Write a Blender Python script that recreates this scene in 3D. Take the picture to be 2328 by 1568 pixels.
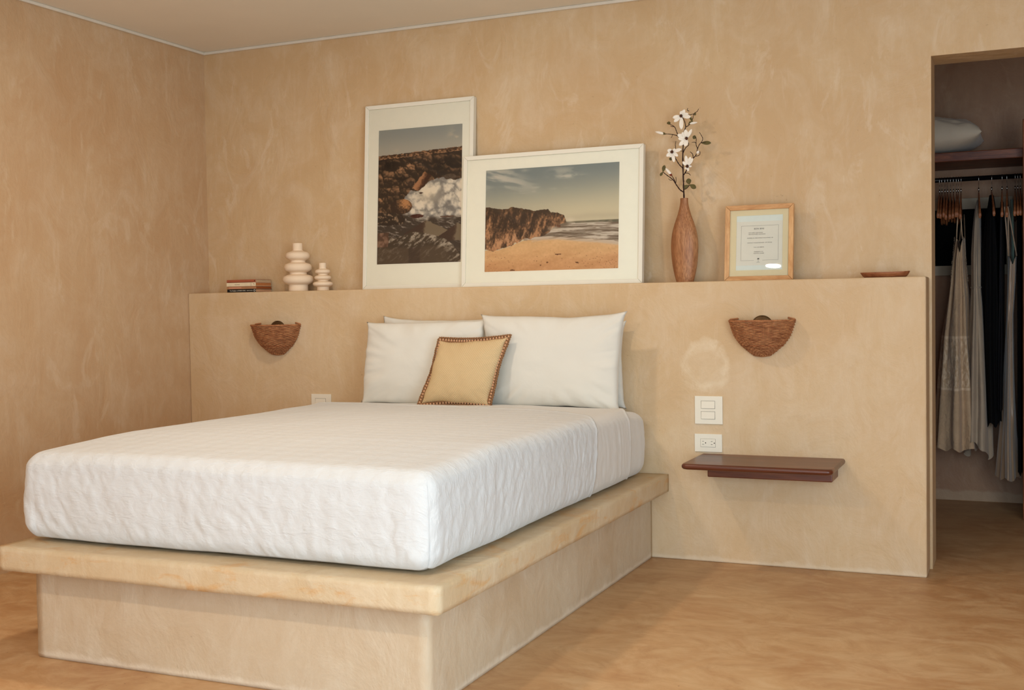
import bpy, bmesh, math, random
import numpy as np
from mathutils import Vector, Matrix, Euler

for o in list(bpy.data.objects):
    bpy.data.objects.remove(o)
SC = bpy.context.scene
COL = SC.collection
PI = math.pi

# ------------------------------------------------------------------ camera
cam_d = bpy.data.cameras.new('camera')
cam = bpy.data.objects.new('camera', cam_d)
COL.objects.link(cam)
_r = Vector((0.91466683, 0.4039109, -0.01551025))
_u = Vector((0.000854924, 0.0364387, 0.9993355))
_f = Vector((-0.4042077, 0.9140723, -0.0329839))
m = Matrix.Identity(4)
for i in range(3):
    m[i][0] = _r[i]; m[i][1] = _u[i]; m[i][2] = -_f[i]
m[0][3], m[1][3], m[2][3] = 2.44564, -4.51803, 1.03101
cam.matrix_world = m
cam_d.sensor_width = 36.0
cam_d.lens = 2629.6 / 2328 * 36.0
cam_d.clip_start = 0.05
SC.camera = cam

# ------------------------------------------------------------------ world, exposure
w = bpy.data.worlds.new('sky'); SC.world = w; w.use_nodes = True
wb = w.node_tree.nodes['Background']
wb.inputs[0].default_value = (0.75, 0.87, 1.0, 1)
wb.inputs[1].default_value = 1.0
SC.view_settings.view_transform = 'Standard'
SC.view_settings.look = 'None'
SC.view_settings.gamma = 1.0
SC.view_settings.exposure = -0.14
SC.view_settings.use_curve_mapping = False

def area(name, loc, target, shape, sx, sy, power, col, spread=180):
    l = bpy.data.lights.new(name, 'AREA')
    l.shape = shape; l.size = sx
    if shape in ('RECTANGLE', 'ELLIPSE'): l.size_y = sy
    l.energy = power; l.color = col; l.spread = math.radians(spread)
    o = bpy.data.objects.new(name, l); COL.objects.link(o)
    o.location = loc
    d = Vector(target) - Vector(loc)
    o.rotation_euler = d.to_track_quat('-Z', 'Y').to_euler()
    return o
WARM = (1.0, 0.84, 0.68)
DAY = (0.67, 0.85, 1.0)
# daylight through the glazed doors behind the camera, plus light from an unseen right-hand opening added to brighten the bed
area('window_daylight', (2.15, -5.62, 1.05), (1.6, 0, 0.8), 'RECTANGLE', 2.3, 1.9, 66, DAY)
area('added_side_light', (3.94, -3.9, 1.0), (1.0, -1.6, 0.7), 'RECTANGLE', 1.7, 1.9, 104, DAY)
# recessed ceiling spots
LAMPS = [(0.73, -3.95, 31), (0.25, -1.35, 15), (3.2, -4.9, 5)]
ZC = 2.3136
for i, (x, y, p) in enumerate(LAMPS):
    area('ceiling_spot_light', (x, y, ZC - 0.02), (x, y, 0), 'DISK', 0.11, 0, p, WARM)

# ------------------------------------------------------------------ helpers
def link(name, me, parent=None, mat=None, smooth=False):
    o = bpy.data.objects.new(name, me); COL.objects.link(o)
    if parent is not None: o.parent = parent
    if mat is not None:
        me.materials.clear(); me.materials.append(mat)
    if smooth:
        for p in me.polygons: p.use_smooth = True
    return o

class MB:
    def __init__(s): s.v = []; s.f = []
    def add(s, vs, fs):
        b = len(s.v); s.v += [tuple(v) for v in vs]; s.f += [tuple(b + i for i in f) for f in fs]
        return s
    def box(s, x0, x1, y0, y1, z0, z1):
        return s.add([(x0,y0,z0),(x1,y0,z0),(x1,y1,z0),(x0,y1,z0),(x0,y0,z1),(x1,y0,z1),(x1,y1,z1),(x0,y1,z1)],
                     [(3,2,1,0),(4,5,6,7),(0,1,5,4),(1,2,6,5),(2,3,7,6),(3,0,4,7)])
    def tube(s, pts, r, n=8, cap=True, closed=False):
        pts = [Vector(p) for p in pts]; k = len(pts)
        rs = r if isinstance(r, (list, tuple)) else [r] * k
        vs = []; up = None
        for i, p in enumerate(pts):
            if closed: t = pts[(i+1) % k] - pts[i-1]
            else: t = pts[min(i+1, k-1)] - pts[max(i-1, 0)]
            if t.length < 1e-9: t = Vector((0,0,1))
            t.normalize()
            if up is None:
                up = Vector((0,0,1)) if abs(t.z) < 0.9 else Vector((1,0,0))
            a = up - t * up.dot(t)
            if a.length < 1e-6: a = Vector((1,0,0)) - t * t.x
            a.normalize(); up = a; b = t.cross(a)
            for j in range(n):
                th = 2*PI*j/n
                vs.append(p + (a*math.cos(th) + b*math.sin(th)) * rs[i])
        fs = []
        rng = k if closed else k-1
        for i in range(rng):
            i2 = (i+1) % k
            for j in range(n):
                fs.append((i*n+j, i*n+(j+1) % n, i2*n+(j+1) % n, i2*n+j))
        if cap and not closed:
            fs.append(tuple(reversed(range(n)))); fs.append(tuple((k-1)*n+j for j in range(n)))
        return s.add(vs, fs)
    def lathe(s, prof, n=40, c=(0,0,0), sy=1.0, cap=True):
        vs = []; fs = []
        for (r, z) in prof:
            for j in range(n):
                th = 2*PI*j/n
                vs.append((c[0]+r*math.cos(th), c[1]+r*math.sin(th)*sy, c[2]+z))
        for i in range(len(prof)-1):
            for j in range(n):
                fs.append((i*n+j, i*n+(j+1) % n, (i+1)*n+(j+1) % n, (i+1)*n+j))
        if cap:
            fs.append(tuple(reversed(range(n)))); fs.append(tuple((len(prof)-1)*n+j for j in range(n)))
        return s.add(vs, fs)
    def ball(s, c, rx, ry=None, rz=None, n=8, mrings=6):
        ry = ry or rx; rz = rz or rx
        vs = [(c[0], c[1], c[2]-rz)]; fs = []
        for i in range(1, mrings):
            ph = -PI/2 + PI*i/mrings
            for j in range(n):
                th = 2*PI*j/n
                vs.append((c[0]+rx*math.cos(ph)*math.cos(th), c[1]+ry*math.cos(ph)*math.sin(th), c[2]+rz*math.sin(ph)))
        vs.append((c[0], c[1], c[2]+rz)); L = len(vs)-1
        for j in range(n): fs.append((0, 1+(j+1) % n, 1+j))
        for i in range(mrings-2):
            for j in range(n):
                a = 1+i*n
                fs.append((a+j, a+(j+1) % n, a+n+(j+1) % n, a+n+j))
        a = 1+(mrings-2)*n
        for j in range(n): fs.append((a+j, a+(j+1) % n, L))
        return s.add(vs, fs)
    def mesh(s, name):
        me = bpy.data.meshes.new(name); me.from_pydata(s.v, [], s.f); me.update(); return me
    def build(s, name, mat, parent=None, smooth=False, bevel=0, seg=2):
        o = link(name, s.mesh(name), parent, mat, smooth)
        if bevel:
            b = o.modifiers.new('bevel', 'BEVEL'); b.width = bevel; b.segments = seg; b.limit_method = 'ANGLE'
        return o

def thing(name, label, cat, loc=(0,0,0), group=None, rot=(0,0,0)):
    o = bpy.data.objects.new(name, None); COL.objects.link(o); o.location = loc; o.rotation_euler = rot
    o.empty_display_size = 0.05
    o['label'] = label; o['category'] = cat
    if group: o['group'] = group
    return o
def tag(o, label, cat, group=None):
    o['label'] = label; o['category'] = cat
    if group: o['group'] = group
    return o
def struct(o):
    o['kind'] = 'structure'; return o
def copy_tree(o, parent=None):
    c = o.copy(); COL.objects.link(c); c.parent = parent
    for ch in list(o.children): copy_tree(ch, c)
    return c

# numpy value noise -------------------------------------------------------
def _hash(ix, iy, iz, seed):
    h = (ix.astype(np.int64)*374761393 + iy.astype(np.int64)*668265263 + iz.astype(np.int64)*2147483647 + seed*974634777) & 0xffffffff
    h = ((h ^ (h >> 13)) * 1274126177) & 0xffffffff
    h = (h ^ (h >> 16)) & 0xffffffff
    return h / 4294967295.0
def vnoise(x, y, z=None, seed=0):
    x = np.asarray(x, float); y = np.asarray(y, float)
    z = np.zeros_like(x) if z is None else np.asarray(z, float)
    xi, yi, zi = np.floor(x), np.floor(y), np.floor(z)
    fx, fy, fz = x-xi, y-yi, z-zi
    fx = fx*fx*(3-2*fx); fy = fy*fy*(3-2*fy); fz = fz*fz*(3-2*fz)
    r = 0
    for a in (0, 1):
        for b in (0, 1):
            for c in (0, 1):
                wgt = (fx if a else 1-fx)*(fy if b else 1-fy)*(fz if c else 1-fz)
                r = r + wgt*_hash(xi+a, yi+b, zi+c, seed)
    return r*2-1
def fbm(x, y, z=None, seed=0, octv=4, lac=2.0, gain=0.5):
    a = 1.0; t = 0; n = 0
    x = np.asarray(x, float); y = np.asarray(y, float)
    z = np.zeros_like(x) if z is None else np.asarray(z, float)
    for i in range(octv):
        t = t + a*vnoise(x*lac**i, y*lac**i, z*lac**i, seed+i*17); n += a; a *= gain
    return t/n

# ------------------------------------------------------------------ materials
def srgb(r, g, b):
    f = lambda c: (c/255/12.92) if c/255 <= 0.04045 else ((c/255+0.055)/1.055)**2.4
    return (f(r), f(g), f(b), 1)
class NT:
    def __init__(s, name):
        s.m = bpy.data.materials.new(name); s.m.use_nodes = True
        s.t = s.m.node_tree; s.n = s.t.nodes; s.b = s.n['Principled BSDF']; s.out = s.n['Material Output']
        s.tc = s.n.new('ShaderNodeTexCoord')
    def lk(s, a, b): s.t.links.new(a, b)
    def mp(s, scale=(1,1,1), coord='Object', loc=(0,0,0), rot=(0,0,0)):
        n = s.n.new('ShaderNodeMapping'); n.inputs['Scale'].default_value = scale
        n.inputs['Location'].default_value = loc; n.inputs['Rotation'].default_value = rot
        s.lk(s.tc.outputs[coord], n.inputs['Vector']); return n.outputs[0]
    def noise(s, vec, scale, detail=4, rough=0.55, dist=0.0):
        n = s.n.new('ShaderNodeTexNoise'); n.inputs['Scale'].default_value = scale
        n.inputs['Detail'].default_value = detail; n.inputs['Roughness'].default_value = rough
        n.inputs['Distortion'].default_value = dist
        s.lk(vec, n.inputs['Vector']); return n.outputs['Fac']
    def ramp(s, fac, stops):
        n = s.n.new('ShaderNodeValToRGB'); e = n.color_ramp.elements
        while len(e) < len(stops): e.new(0.5)
        for i, (p, c) in enumerate(stops):
            e[i].position = p; e[i].color = c if len(c) == 4 else (*c, 1)
        s.lk(fac, n.inputs[0]); return n.outputs[0]
    def mix(s, fac, a, b, mode='MIX'):
        n = s.n.new('ShaderNodeMix'); n.data_type = 'RGBA'; n.blend_type = mode
        for sock, v in ((n.inputs[0], fac), (n.inputs[6], a), (n.inputs[7], b)):
            if hasattr(v, 'is_output'): s.lk(v, sock)
            else: sock.default_value = v
        return n.outputs[2]
    def math(s, op, a, b=0.0, c=None, clamp=False):
        n = s.n.new('ShaderNodeMath'); n.operation = op; n.use_clamp = clamp
        for k, v in enumerate((a, b) if c is None else (a, b, c)):
            if hasattr(v, 'is_output'): s.lk(v, n.inputs[k])
            else: n.inputs[k].default_value = v
        return n.outputs[0]
    def bump(s, h, strength=0.3, dist=0.01):
        n = s.n.new('ShaderNodeBump'); n.inputs['Strength'].default_value = strength
        n.inputs['Distance'].default_value = dist
        s.lk(h, n.inputs['Height']); s.lk(n.outputs[0], s.b.inputs['Normal']); return n
    def fin(s, col=None, rough=0.6, spec=0.3, metal=0):
        if col is not None:
            if hasattr(col, 'is_output'): s.lk(col, s.b.inputs['Base Color'])
            else: s.b.inputs['Base Color'].default_value = col
        if hasattr(rough, 'is_output'): s.lk(rough, s.b.inputs['Roughness'])
        else: s.b.inputs['Roughness'].default_value = rough
        s.b.inputs['Specular IOR Level'].default_value = spec
        s.b.inputs['Metallic'].default_value = metal
        return s.m

BLK = (0,0,0,1); WHT = (1,1,1,1)
def plaster(name, base, light, dark, patch=0.5, stretch=(1,1,0.8), seed=0.0, rough=0.55, spec=0.35, extra=None):
    t = NT(name)
    v = t.mp(stretch, loc=(seed, seed*0.7, -seed*1.3))
    big = t.noise(v, 1.6, 5, 0.6, 0.6)
    mid = t.noise(v, 5.5, 6, 0.62, 0.9)
    fine = t.noise(v, 34, 5, 0.65, 0.3)
    c = t.mix(t.ramp(big, [(0.36, BLK), (0.66, WHT)]), dark, base)
    c = t.mix(t.math('MULTIPLY', t.ramp(mid, [(0.42, BLK), (0.72, WHT)]), 0.55), c, light)
    stk = t.noise(t.mp((9, 9, 1.6), loc=(seed, 2, 1)), 2.4, 5, 0.7, 0.6)
    c = t.mix(t.math('MULTIPLY', t.ramp(stk, [(0.40, WHT), (0.55, BLK)]), 0.22), c, dark)
    c = t.mix(t.math('MULTIPLY', t.ramp(stk, [(0.56, BLK), (0.68, WHT)]), 0.25), c, light)
    c = t.mix(t.math('MULTIPLY', t.ramp(fine, [(0.35, WHT), (0.6, BLK)]), 0.30), c, dark)
    # chalky trowel smears
    v2 = t.mp((2.2, 2.2, 1.0), loc=(seed+3, 1, seed), rot=(0.25, 0.3, 0.2))
    sm = t.noise(v2, 3.1, 7, 0.68, 1.2)
    c = t.mix(t.math('MULTIPLY', t.ramp(sm, [(0.57, BLK), (0.66, WHT)]), min(1.0, patch*1.7)), c, light)
    # small pits
    pit = t.noise(t.mp((1,1,1), loc=(9,seed,2)), 95, 2, 0.5)
    pm = t.math('MULTIPLY', t.ramp(pit, [(0.70, BLK), (0.76, WHT)]), t.ramp(mid, [(0.35, WHT), (0.5, BLK)]))
    c = t.mix(t.math('MULTIPLY', pm, 0.45), c, (dark[0]*0.55, dark[1]*0.5, dark[2]*0.45, 1))
    if extra: c = extra(t, c)
    h = t.math('ADD', t.math('MULTIPLY', mid, 1.0), t.math('MULTIPLY', fine, 0.22))
    t.bump(h, 0.50, 0.013)
    r = t.math('ADD', t.math('MULTIPLY', mid, 0.35), rough-0.18)
    return t.fin(c, r, spec)

def sep(t, coord='Object'):
    n = t.n.new('ShaderNodeSeparateXYZ'); t.lk(t.tc.outputs[coord], n.inputs[0]); return n.outputs
def base_line(t, c, light, h=0.007):
    xyz = sep(t)
    n = t.noise(t.mp((1,1,1)), 14, 5, 0.6)
    zz = t.math('SUBTRACT', xyz[2], t.math('MULTIPLY', t.math('SUBTRACT', n, 0.40), 0.045))
    f = t.ramp(zz, [(0.0, WHT), (h, WHT), (h+0.012, BLK)])
    return t.mix(t.math('MULTIPLY', f, 0.45), c, light)

W_BASE = srgb(208, 179, 138); W_LIGHT = srgb(218, 196, 165); W_DARK = srgb(199, 165, 122)
L_BASE = srgb(212, 185, 146); L_LIGHT = srgb(220, 198, 168); L_DARK = srgb(204, 172, 130)
C_LIGHT = srgb(238, 222, 192)

def low_extra(t, c):
    c = base_line(t, c, srgb(228, 210, 182))
    xyz = sep(t)
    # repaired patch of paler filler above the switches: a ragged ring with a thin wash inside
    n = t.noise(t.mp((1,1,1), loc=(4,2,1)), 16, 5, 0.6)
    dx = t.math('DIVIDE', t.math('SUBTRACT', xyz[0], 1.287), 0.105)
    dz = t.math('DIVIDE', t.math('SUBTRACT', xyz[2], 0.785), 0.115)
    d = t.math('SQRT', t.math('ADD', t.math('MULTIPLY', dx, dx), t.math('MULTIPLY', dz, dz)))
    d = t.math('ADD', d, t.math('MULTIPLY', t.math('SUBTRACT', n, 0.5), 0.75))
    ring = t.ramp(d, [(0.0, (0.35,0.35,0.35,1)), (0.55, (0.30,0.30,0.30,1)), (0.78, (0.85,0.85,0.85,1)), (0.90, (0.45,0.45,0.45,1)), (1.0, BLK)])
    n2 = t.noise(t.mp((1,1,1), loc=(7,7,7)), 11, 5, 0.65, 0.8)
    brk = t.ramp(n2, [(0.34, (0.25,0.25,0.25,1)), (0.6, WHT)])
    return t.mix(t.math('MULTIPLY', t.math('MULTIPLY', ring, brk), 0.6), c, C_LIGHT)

M_WALL = plaster('warm_tan_plaster', W_BASE, W_LIGHT, W_DARK, 0.30)
M_WALLL = plaster('rosy_tan_plaster', srgb(200, 168, 130), srgb(208, 182, 150), srgb(190, 152, 112), 0.3, seed=5.0)
M_LOW = plaster('sand_plaster', L_BASE, L_LIGHT, L_DARK, 0.13, seed=2.3, extra=low_extra)
M_CLOSET = plaster('closet_plaster_shaded', srgb(172, 132, 100), srgb(182, 146, 114), srgb(158, 116, 86), 0.3, seed=8.0, extra=lambda t, c: base_line(t, c, srgb(196, 170, 138), 0.04))  # the closet's shade is put into this darker, warmer plaster colour

def slab_extra(t, c):
    # rusty handling stains on the edge
    n = t.noise(t.mp((1.3,1.3,3.2), loc=(2,5,1)), 5.5, 6, 0.66, 0.8)
    f = t.ramp(n, [(0.53, BLK), (0.66, WHT)])
    c = t.mix(t.math('MULTIPLY', f, 0.6), c, srgb(206, 156, 96))
    return c
M_SLAB = plaster('cream_slab_plaster', srgb(208, 188, 154), srgb(220, 204, 176), srgb(200, 172, 132), 0.15, seed=11.0, extra=slab_extra)
M_PLINTH = plaster('cream_plinth_plaster', srgb(204, 186, 158), srgb(214, 200, 176), srgb(194, 170, 138), 0.12, seed=14.0, extra=lambda t, c: base_line(t, c, srgb(236, 224, 202), 0.010))

def floor_mat():
    t = NT('polished_ochre_cement')
    v = t.mp((0.8, 1.15, 1), rot=(0, 0, 0.5))
    big = t.noise(v, 1.3, 6, 0.6, 1.4)
    mid = t.noise(v, 3.6, 8, 0.66, 2.6)
    fine = t.noise(t.mp((1.5, 2.2, 1), rot=(0,0,0.6)), 2.2, 9, 0.72, 2.8)
    c = t.mix(t.ramp(big, [(0.34, BLK), (0.64, WHT)]), srgb(176, 128, 83), srgb(200, 160, 114))
    c = t.mix(t.math('MULTIPLY', t.ramp(mid, [(0.44, BLK), (0.64, WHT)]), 0.65), c, srgb(208, 174, 131))
    c = t.mix(t.math('MULTIPLY', t.ramp(fine, [(0.34, WHT), (0.54, BLK)]), 0.45), c, srgb(168, 120, 76))
    c = t.mix(t.math('MULTIPLY', t.ramp(fine, [(0.55, BLK), (0.70, WHT)]), 0.30), c, srgb(220, 190, 150))
    pit = t.noise(t.mp((1,1,1), loc=(3,1,0)), 60, 1, 0.4)
    c = t.mix(t.math('MULTIPLY', t.ramp(pit, [(0.80, BLK), (0.82, WHT)]), 0.6), c, srgb(96, 60, 34))
    t.bump(t.math('ADD', mid, t.math('MULTIPLY', fine, 0.4)), 0.10, 0.006)
    return t.fin(c, t.math('ADD', t.math('MULTIPLY', mid, 0.3), 0.30), 0.4)
M_FLOOR = floor_mat()

def plain(name, col, rough=0.6, spec=0.3, metal=0, var=0.0, scale=30, bumps=0.0, bscale=200):
    t = NT(name)
    c = col
    if var:
        n = t.noise(t.mp(), scale, 4)
        c = t.mix(t.ramp(n, [(0.3, BLK), (0.7, WHT)]), col, (col[0]*(1-var), col[1]*(1-var), col[2]*(1-var), 1))
    if bumps: t.bump(t.noise(t.mp(), bscale, 3), bumps, 0.004)
    return t.fin(c, rough, spec, metal)
M_CEIL = plain('ceiling_paint', srgb(236, 228, 212), 0.9, 0.1, var=0.05, scale=2.0)
M_TRIM = plain('white_trim_paint', srgb(222, 212, 194), 0.8, 0.1, var=0.08, scale=12)
M_FRAME = plain('white_lacquer_frame', srgb(232, 226, 208), 0.5, 0.3, var=0.03, scale=8)
M_MAT = plain('white_mat_board', srgb(240, 234, 214), 0.85, 0.1, var=0.02)
M_CREAMMAT = plain('cream_mat_board', srgb(222, 204, 164), 0.85, 0.1, var=0.03)
M_PAPER = plain('paper', srgb(222, 214, 196), 0.9, 0.1, var=0.03)
M_PALEPAPER = plain('pale_blue_white_paper', srgb(218, 220, 208), 0.9, 0.1, var=0.03)
M_INK = plain('grey_ink', srgb(96, 84, 72), 0.9, 0.1, var=0.05)
M_INKD = plain('black_ink', srgb(36, 32, 30), 0.9, 0.1, var=0.05)
M_PLATE = plain('white_plastic_plate', srgb(236, 228, 208), 0.4, 0.4, var=0.02)
M_GROOVE = plain('grey_gap', srgb(120, 112, 98), 0.7, 0.2, var=0.1)
M_CERAMIC = plain('matte_cream_ceramic', srgb(238, 214, 184), 0.75, 0.25, var=0.03, scale=12, bumps=0.08, bscale=300)
M_BLACKM = plain('black_metal_rod', srgb(22, 20, 20), 0.35, 0.5, 0.6, var=0.1)
M_STEEL = plain('bright_steel', srgb(200, 196, 190), 0.25, 0.5, 1.0, var=0.05)
M_BRASS = plain('aged_bronze_metal', srgb(96, 72, 44), 0.45, 0.5, 0.7, var=0.2)
M_BARK = plain('dark_brown_bark', srgb(56, 34, 28), 0.8, 0.2, var=0.4, scale=60, bumps=0.3)
M_PETAL = plain('ivory_petal', srgb(244, 234, 218), 0.7, 0.2, var=0.06, scale=60)
M_LEAF = plain('olive_leaf', srgb(96, 86, 44), 0.6, 0.3, var=0.3, scale=50)
M_STAMEN = plain('brown_stamen', srgb(84, 52, 36), 0.8, 0.2, var=0.3, scale=120)
M_DARKGLASS = plain('dark_window_glass', srgb(7, 6, 6), 0.5, 0.02, var=0.1)
M_WINFRAME = plain('white_window_frame', srgb(186, 172, 150), 0.6, 0.2, var=0.04)

def wood(name, c1, c2, c3, axis=0, scale=1.0, rough=0.4, spec=0.4, stretch=12):
    t = NT(name)
    sc = [stretch*scale]*3; sc[axis] = scale
    v = t.mp(tuple(sc))
    g = t.noise(v, 2.2, 6, 0.6, 0.8)
    f = t.noise(v, 11, 4, 0.6, 0.2)
    c = t.ramp(g, [(0.30, c1), (0.52, c2), (0.72, c3)])
    c = t.mix(t.math('MULTIPLY', t.ramp(f, [(0.35, WHT), (0.6, BLK)]), 0.4), c, c1)
    t.bump(f, 0.08, 0.003)
    return t.fin(c, rough, spec)
M_MAHOG = wood('varnished_mahogany', srgb(74, 34, 18), srgb(108, 54, 30), srgb(134, 76, 46), 0, 1.0, 0.32, 0.5)
M_WALNUT = wood('carved_mango_wood', srgb(128, 78, 46), srgb(166, 108, 68), srgb(190, 136, 92), 2, 4.0, 0.5, 0.3, 9)
M_DISH = wood('dish_wood', srgb(112, 60, 32), srgb(150, 90, 54), srgb(174, 116, 72), 0, 5.0, 0.5, 0.3, 6)
M_OAK = wood('light_acacia_frame', srgb(180, 126, 78), srgb(208, 158, 106), srgb(222, 178, 128), 0, 3.0, 0.5, 0.3, 5)
M_OAKV = wood('light_acacia_frame_upright', srgb(186, 134, 84), srgb(214, 166, 114), srgb(226, 184, 132), 2, 3.0, 0.5, 0.3, 5)
M_DARKWOOD = wood('rustic_dark_wood', srgb(58, 24, 12), srgb(116, 58, 30), srgb(150, 84, 48), 0, 2.0, 0.45, 0.4, 7)
M_POST = wood('rustic_red_wood', srgb(70, 30, 14), srgb(136, 74, 40), srgb(180, 108, 62), 2, 2.0, 0.45, 0.4, 7)
M_HANGER = wood('hanger_wood', srgb(120, 66, 38), srgb(164, 100, 62), srgb(190, 128, 86), 1, 4.0, 0.4, 0.4, 6)

def fabric(name, col, rough=0.9, weave=900, wst=0.15, wrinkle=0.0, wscale=8, var=0.05, sheen=0.2, trans=0.0):
    t = NT(name)
    n = t.noise(t.mp(), 14, 4)
    c = t.mix(t.ramp(n, [(0.3, BLK), (0.7, WHT)]), col, (col[0]*(1-var), col[1]*(1-var), col[2]*(1-var), 1))
    h = t.noise(t.mp(), weave, 2)
    if wrinkle:
        h = t.math('ADD', t.math('MULTIPLY', h, 0.06), t.math('MULTIPLY', t.noise(t.mp(), wscale, 4, 0.5, 0.8), wrinkle))
    t.bump(h, wst, 0.01)
    t.b.inputs['Sheen Weight'].default_value = sheen
    return t.fin(c, rough, 0.15)
M_SHEET = fabric('white_cotton_sheet', srgb(216, 213, 206), 0.75, 900, 0.15, 0.8, 4, 0.01)
M_PILLOW = fabric('ivory_cotton_pillowcase', srgb(220, 215, 202), 0.8, 900, 0.45, 1.0, 5, 0.01)
M_PILLOWC = fabric('grey_satin_pillowcase', srgb(214, 196, 172), 0.55, 700, 0.3, 1.0, 14, 0.05)
M_LACE = fabric('cream_lace', srgb(204, 172, 138), 0.9, 160, 0.6, 1.0, 40, 0.14)
def lace_tier(m_):
    nt = m_.node_tree; bs = nt.nodes['Principled BSDF']; src = bs.inputs['Base Color'].links[0].from_socket
    T_ = NT.__new__(NT); T_.m = m_; T_.t = nt; T_.n = nt.nodes; T_.b = bs; T_.tc = [n for n in nt.nodes if n.type == 'TEX_COORD'][0]
    z = sep(T_)[2]
    band = T_.ramp(z, [(0.0, BLK), (0.60, BLK), (0.61, WHT), (0.84, WHT), (0.85, BLK)])
    dash = T_.ramp(T_.noise(T_.mp((60, 60, 26)), 1.6, 2, 0.5), [(0.45, BLK), (0.60, WHT)])
    c = T_.mix(T_.math('MULTIPLY', T_.math('MULTIPLY', band, dash), 0.55), src, srgb(238, 216, 186))
    for zz in (0.60, 0.85):
        ln = T_.ramp(T_.math('ABSOLUTE', T_.math('SUBTRACT', z, zz)), [(0.0, WHT), (0.004, WHT), (0.008, BLK)])
        c = T_.mix(T_.math('MULTIPLY', ln, 0.6), c, srgb(236, 212, 182))
    nt.links.new(c, bs.inputs['Base Color'])
lace_tier(M_LACE)
M_WHITEKNIT = fabric('pale_grey_cotton', srgb(186, 164, 140), 0.9, 240, 0.5, 0.6, 30, 0.1)
M_BLACKF = fabric('black_cloth', srgb(14, 13, 14), 0.9, 400, 0.2, 0.6, 12, 0.2, 0.0)
M_NAVYF = fabric('dark_charcoal_cloth', srgb(32, 30, 32), 0.9, 400, 0.2, 0.6, 12, 0.2, 0.0)
M_SATIN = fabric('champagne_satin', srgb(160, 130, 102), 0.33, 900, 0.1, 0.8, 6, 0.04, 0.4)
M_SATIN.node_tree.nodes['Principled BSDF'].inputs['Specular IOR Level'].default_value = 0.5
M_MINT = fabric('pale_mint_cloth', srgb(150, 176, 160), 0.8, 400, 0.2, 0.5, 12, 0.06)

def coverlet_mat():
    t = NT('white_quilted_coverlet')
    # woven lozenge quilting: two crossing wave families, broken up with crinkles
    xyz = sep(t, 'UV')
    a = t.math('SINE', t.math('MULTIPLY', t.math('ADD', xyz[0], xyz[1]), 46.0))
    b = t.math('SINE', t.math('MULTIPLY', t.math('SUBTRACT', xyz[0], xyz[1]), 46.0))
    loz = t.math('MULTIPLY', a, b)
    wob = t.noise(t.mp((1,1,1), 'UV'), 9, 3, 0.5)
    cr = t.noise(t.mp((9, 30, 1), 'UV'), 2.4, 3, 0.5, 1.0)
    cr2 = t.noise(t.mp((1, 1, 1)), 30, 5, 0.62, 1.2)
    cell = t.ramp(t.math('ADD', t.math('MULTIPLY', loz, 0.5), 0.5), [(0.30, (0.22,0.22,0.22,1)), (0.70, WHT)])
    h = t.math('ADD', t.math('MULTIPLY', loz, t.math('MULTIPLY', wob, 0.07)), t.math('ADD', t.math('MULTIPLY', t.math('MULTIPLY', cr, cell), 1.1), t.math('MULTIPLY', cr2, 0.6)))
    t.bump(h, 0.40, 0.007)
    t.b.inputs['Sheen Weight'].default_value = 0.15
    return t.fin(srgb(211, 212, 210), 0.85, 0.15)
M_COVER = coverlet_mat()

def jute():
    t = NT('ochre_basket_weave_cloth')
    xyz = sep(t, 'UV')
    a = t.math('SINE', t.math('MULTIPLY', xyz[0], 640.0)); b = t.math('SINE', t.math('MULTIPLY', xyz[1], 640.0))
    f = t.math('MULTIPLY', t.ramp(t.math('MULTIPLY', a, b), [(0.0, BLK), (0.6, WHT)]), 0.7)
    c = t.mix(f, srgb(204, 176, 132), srgb(222, 198, 156))
    n = t.noise(t.mp(coord='UV'), 30, 4)
    c = t.mix(t.math('MULTIPLY', n, 0.25), c, srgb(196, 164, 120))
    t.bump(t.math('MULTIPLY', a, b), 0.25, 0.003)
    return t.fin(c, 0.9, 0.1)
M_JUTE = jute()
M_ROPE = plain('brown_jute_rope', srgb(160, 116, 80), 0.9, 0.1, var=0.25, scale=160, bumps=0.5, bscale=500)
M_BEAD = plain('tan_woven_bead', srgb(204, 156, 118), 0.85, 0.1, var=0.15, scale=160)

def wicker(name, c1, c2):
    t = NT(name)
    n = t.noise(t.mp((1,1,4)), 40, 4)
    c = t.mix(t.ramp(n, [(0.35, BLK), (0.65, WHT)]), c1, c2)
    return t.fin(c, 0.6, 0.3)
M_WICK = wicker('honey_rattan', srgb(140, 84, 50), srgb(190, 130, 84))
M_WICKD = wicker('dark_rattan', srgb(110, 56, 28), srgb(160, 92, 52))

def glass_mat():
    t = NT('picture_glass')
    t.n.remove(t.b)
    tr = t.n.new('ShaderNodeBsdfTransparent'); gl = t.n.new('ShaderNodeBsdfGlossy')
    gl.inputs['Roughness'].default_value = 0.01
    fr = t.n.new('ShaderNodeFresnel'); fr.inputs['IOR'].default_value = 1.4
    mx = t.n.new('ShaderNodeMixShader')
    # no visible tint: a faint warm dust film is mixed through the reflection
    dust = t.noise(t.mp(), 6, 3)
    t.lk(t.math('MULTIPLY', fr.outputs[0], t.math('ADD', t.math('MULTIPLY', dust, 0.1), 0.95)), mx.inputs[0])
    t.lk(tr.outputs[0], mx.inputs[1]); t.lk(gl.outputs[0], mx.inputs[2])
    t.lk(mx.outputs[0], t.out.inputs['Surface'])
    return t.m
M_GLASS = glass_mat()

def emis(name, col, st):
    t = NT(name); t.b.inputs['Emission Color'].default_value = (*col, 1); t.b.inputs['Emission Strength'].default_value = st
    return t.fin((0.8,0.8,0.8,1), 0.5)

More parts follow.
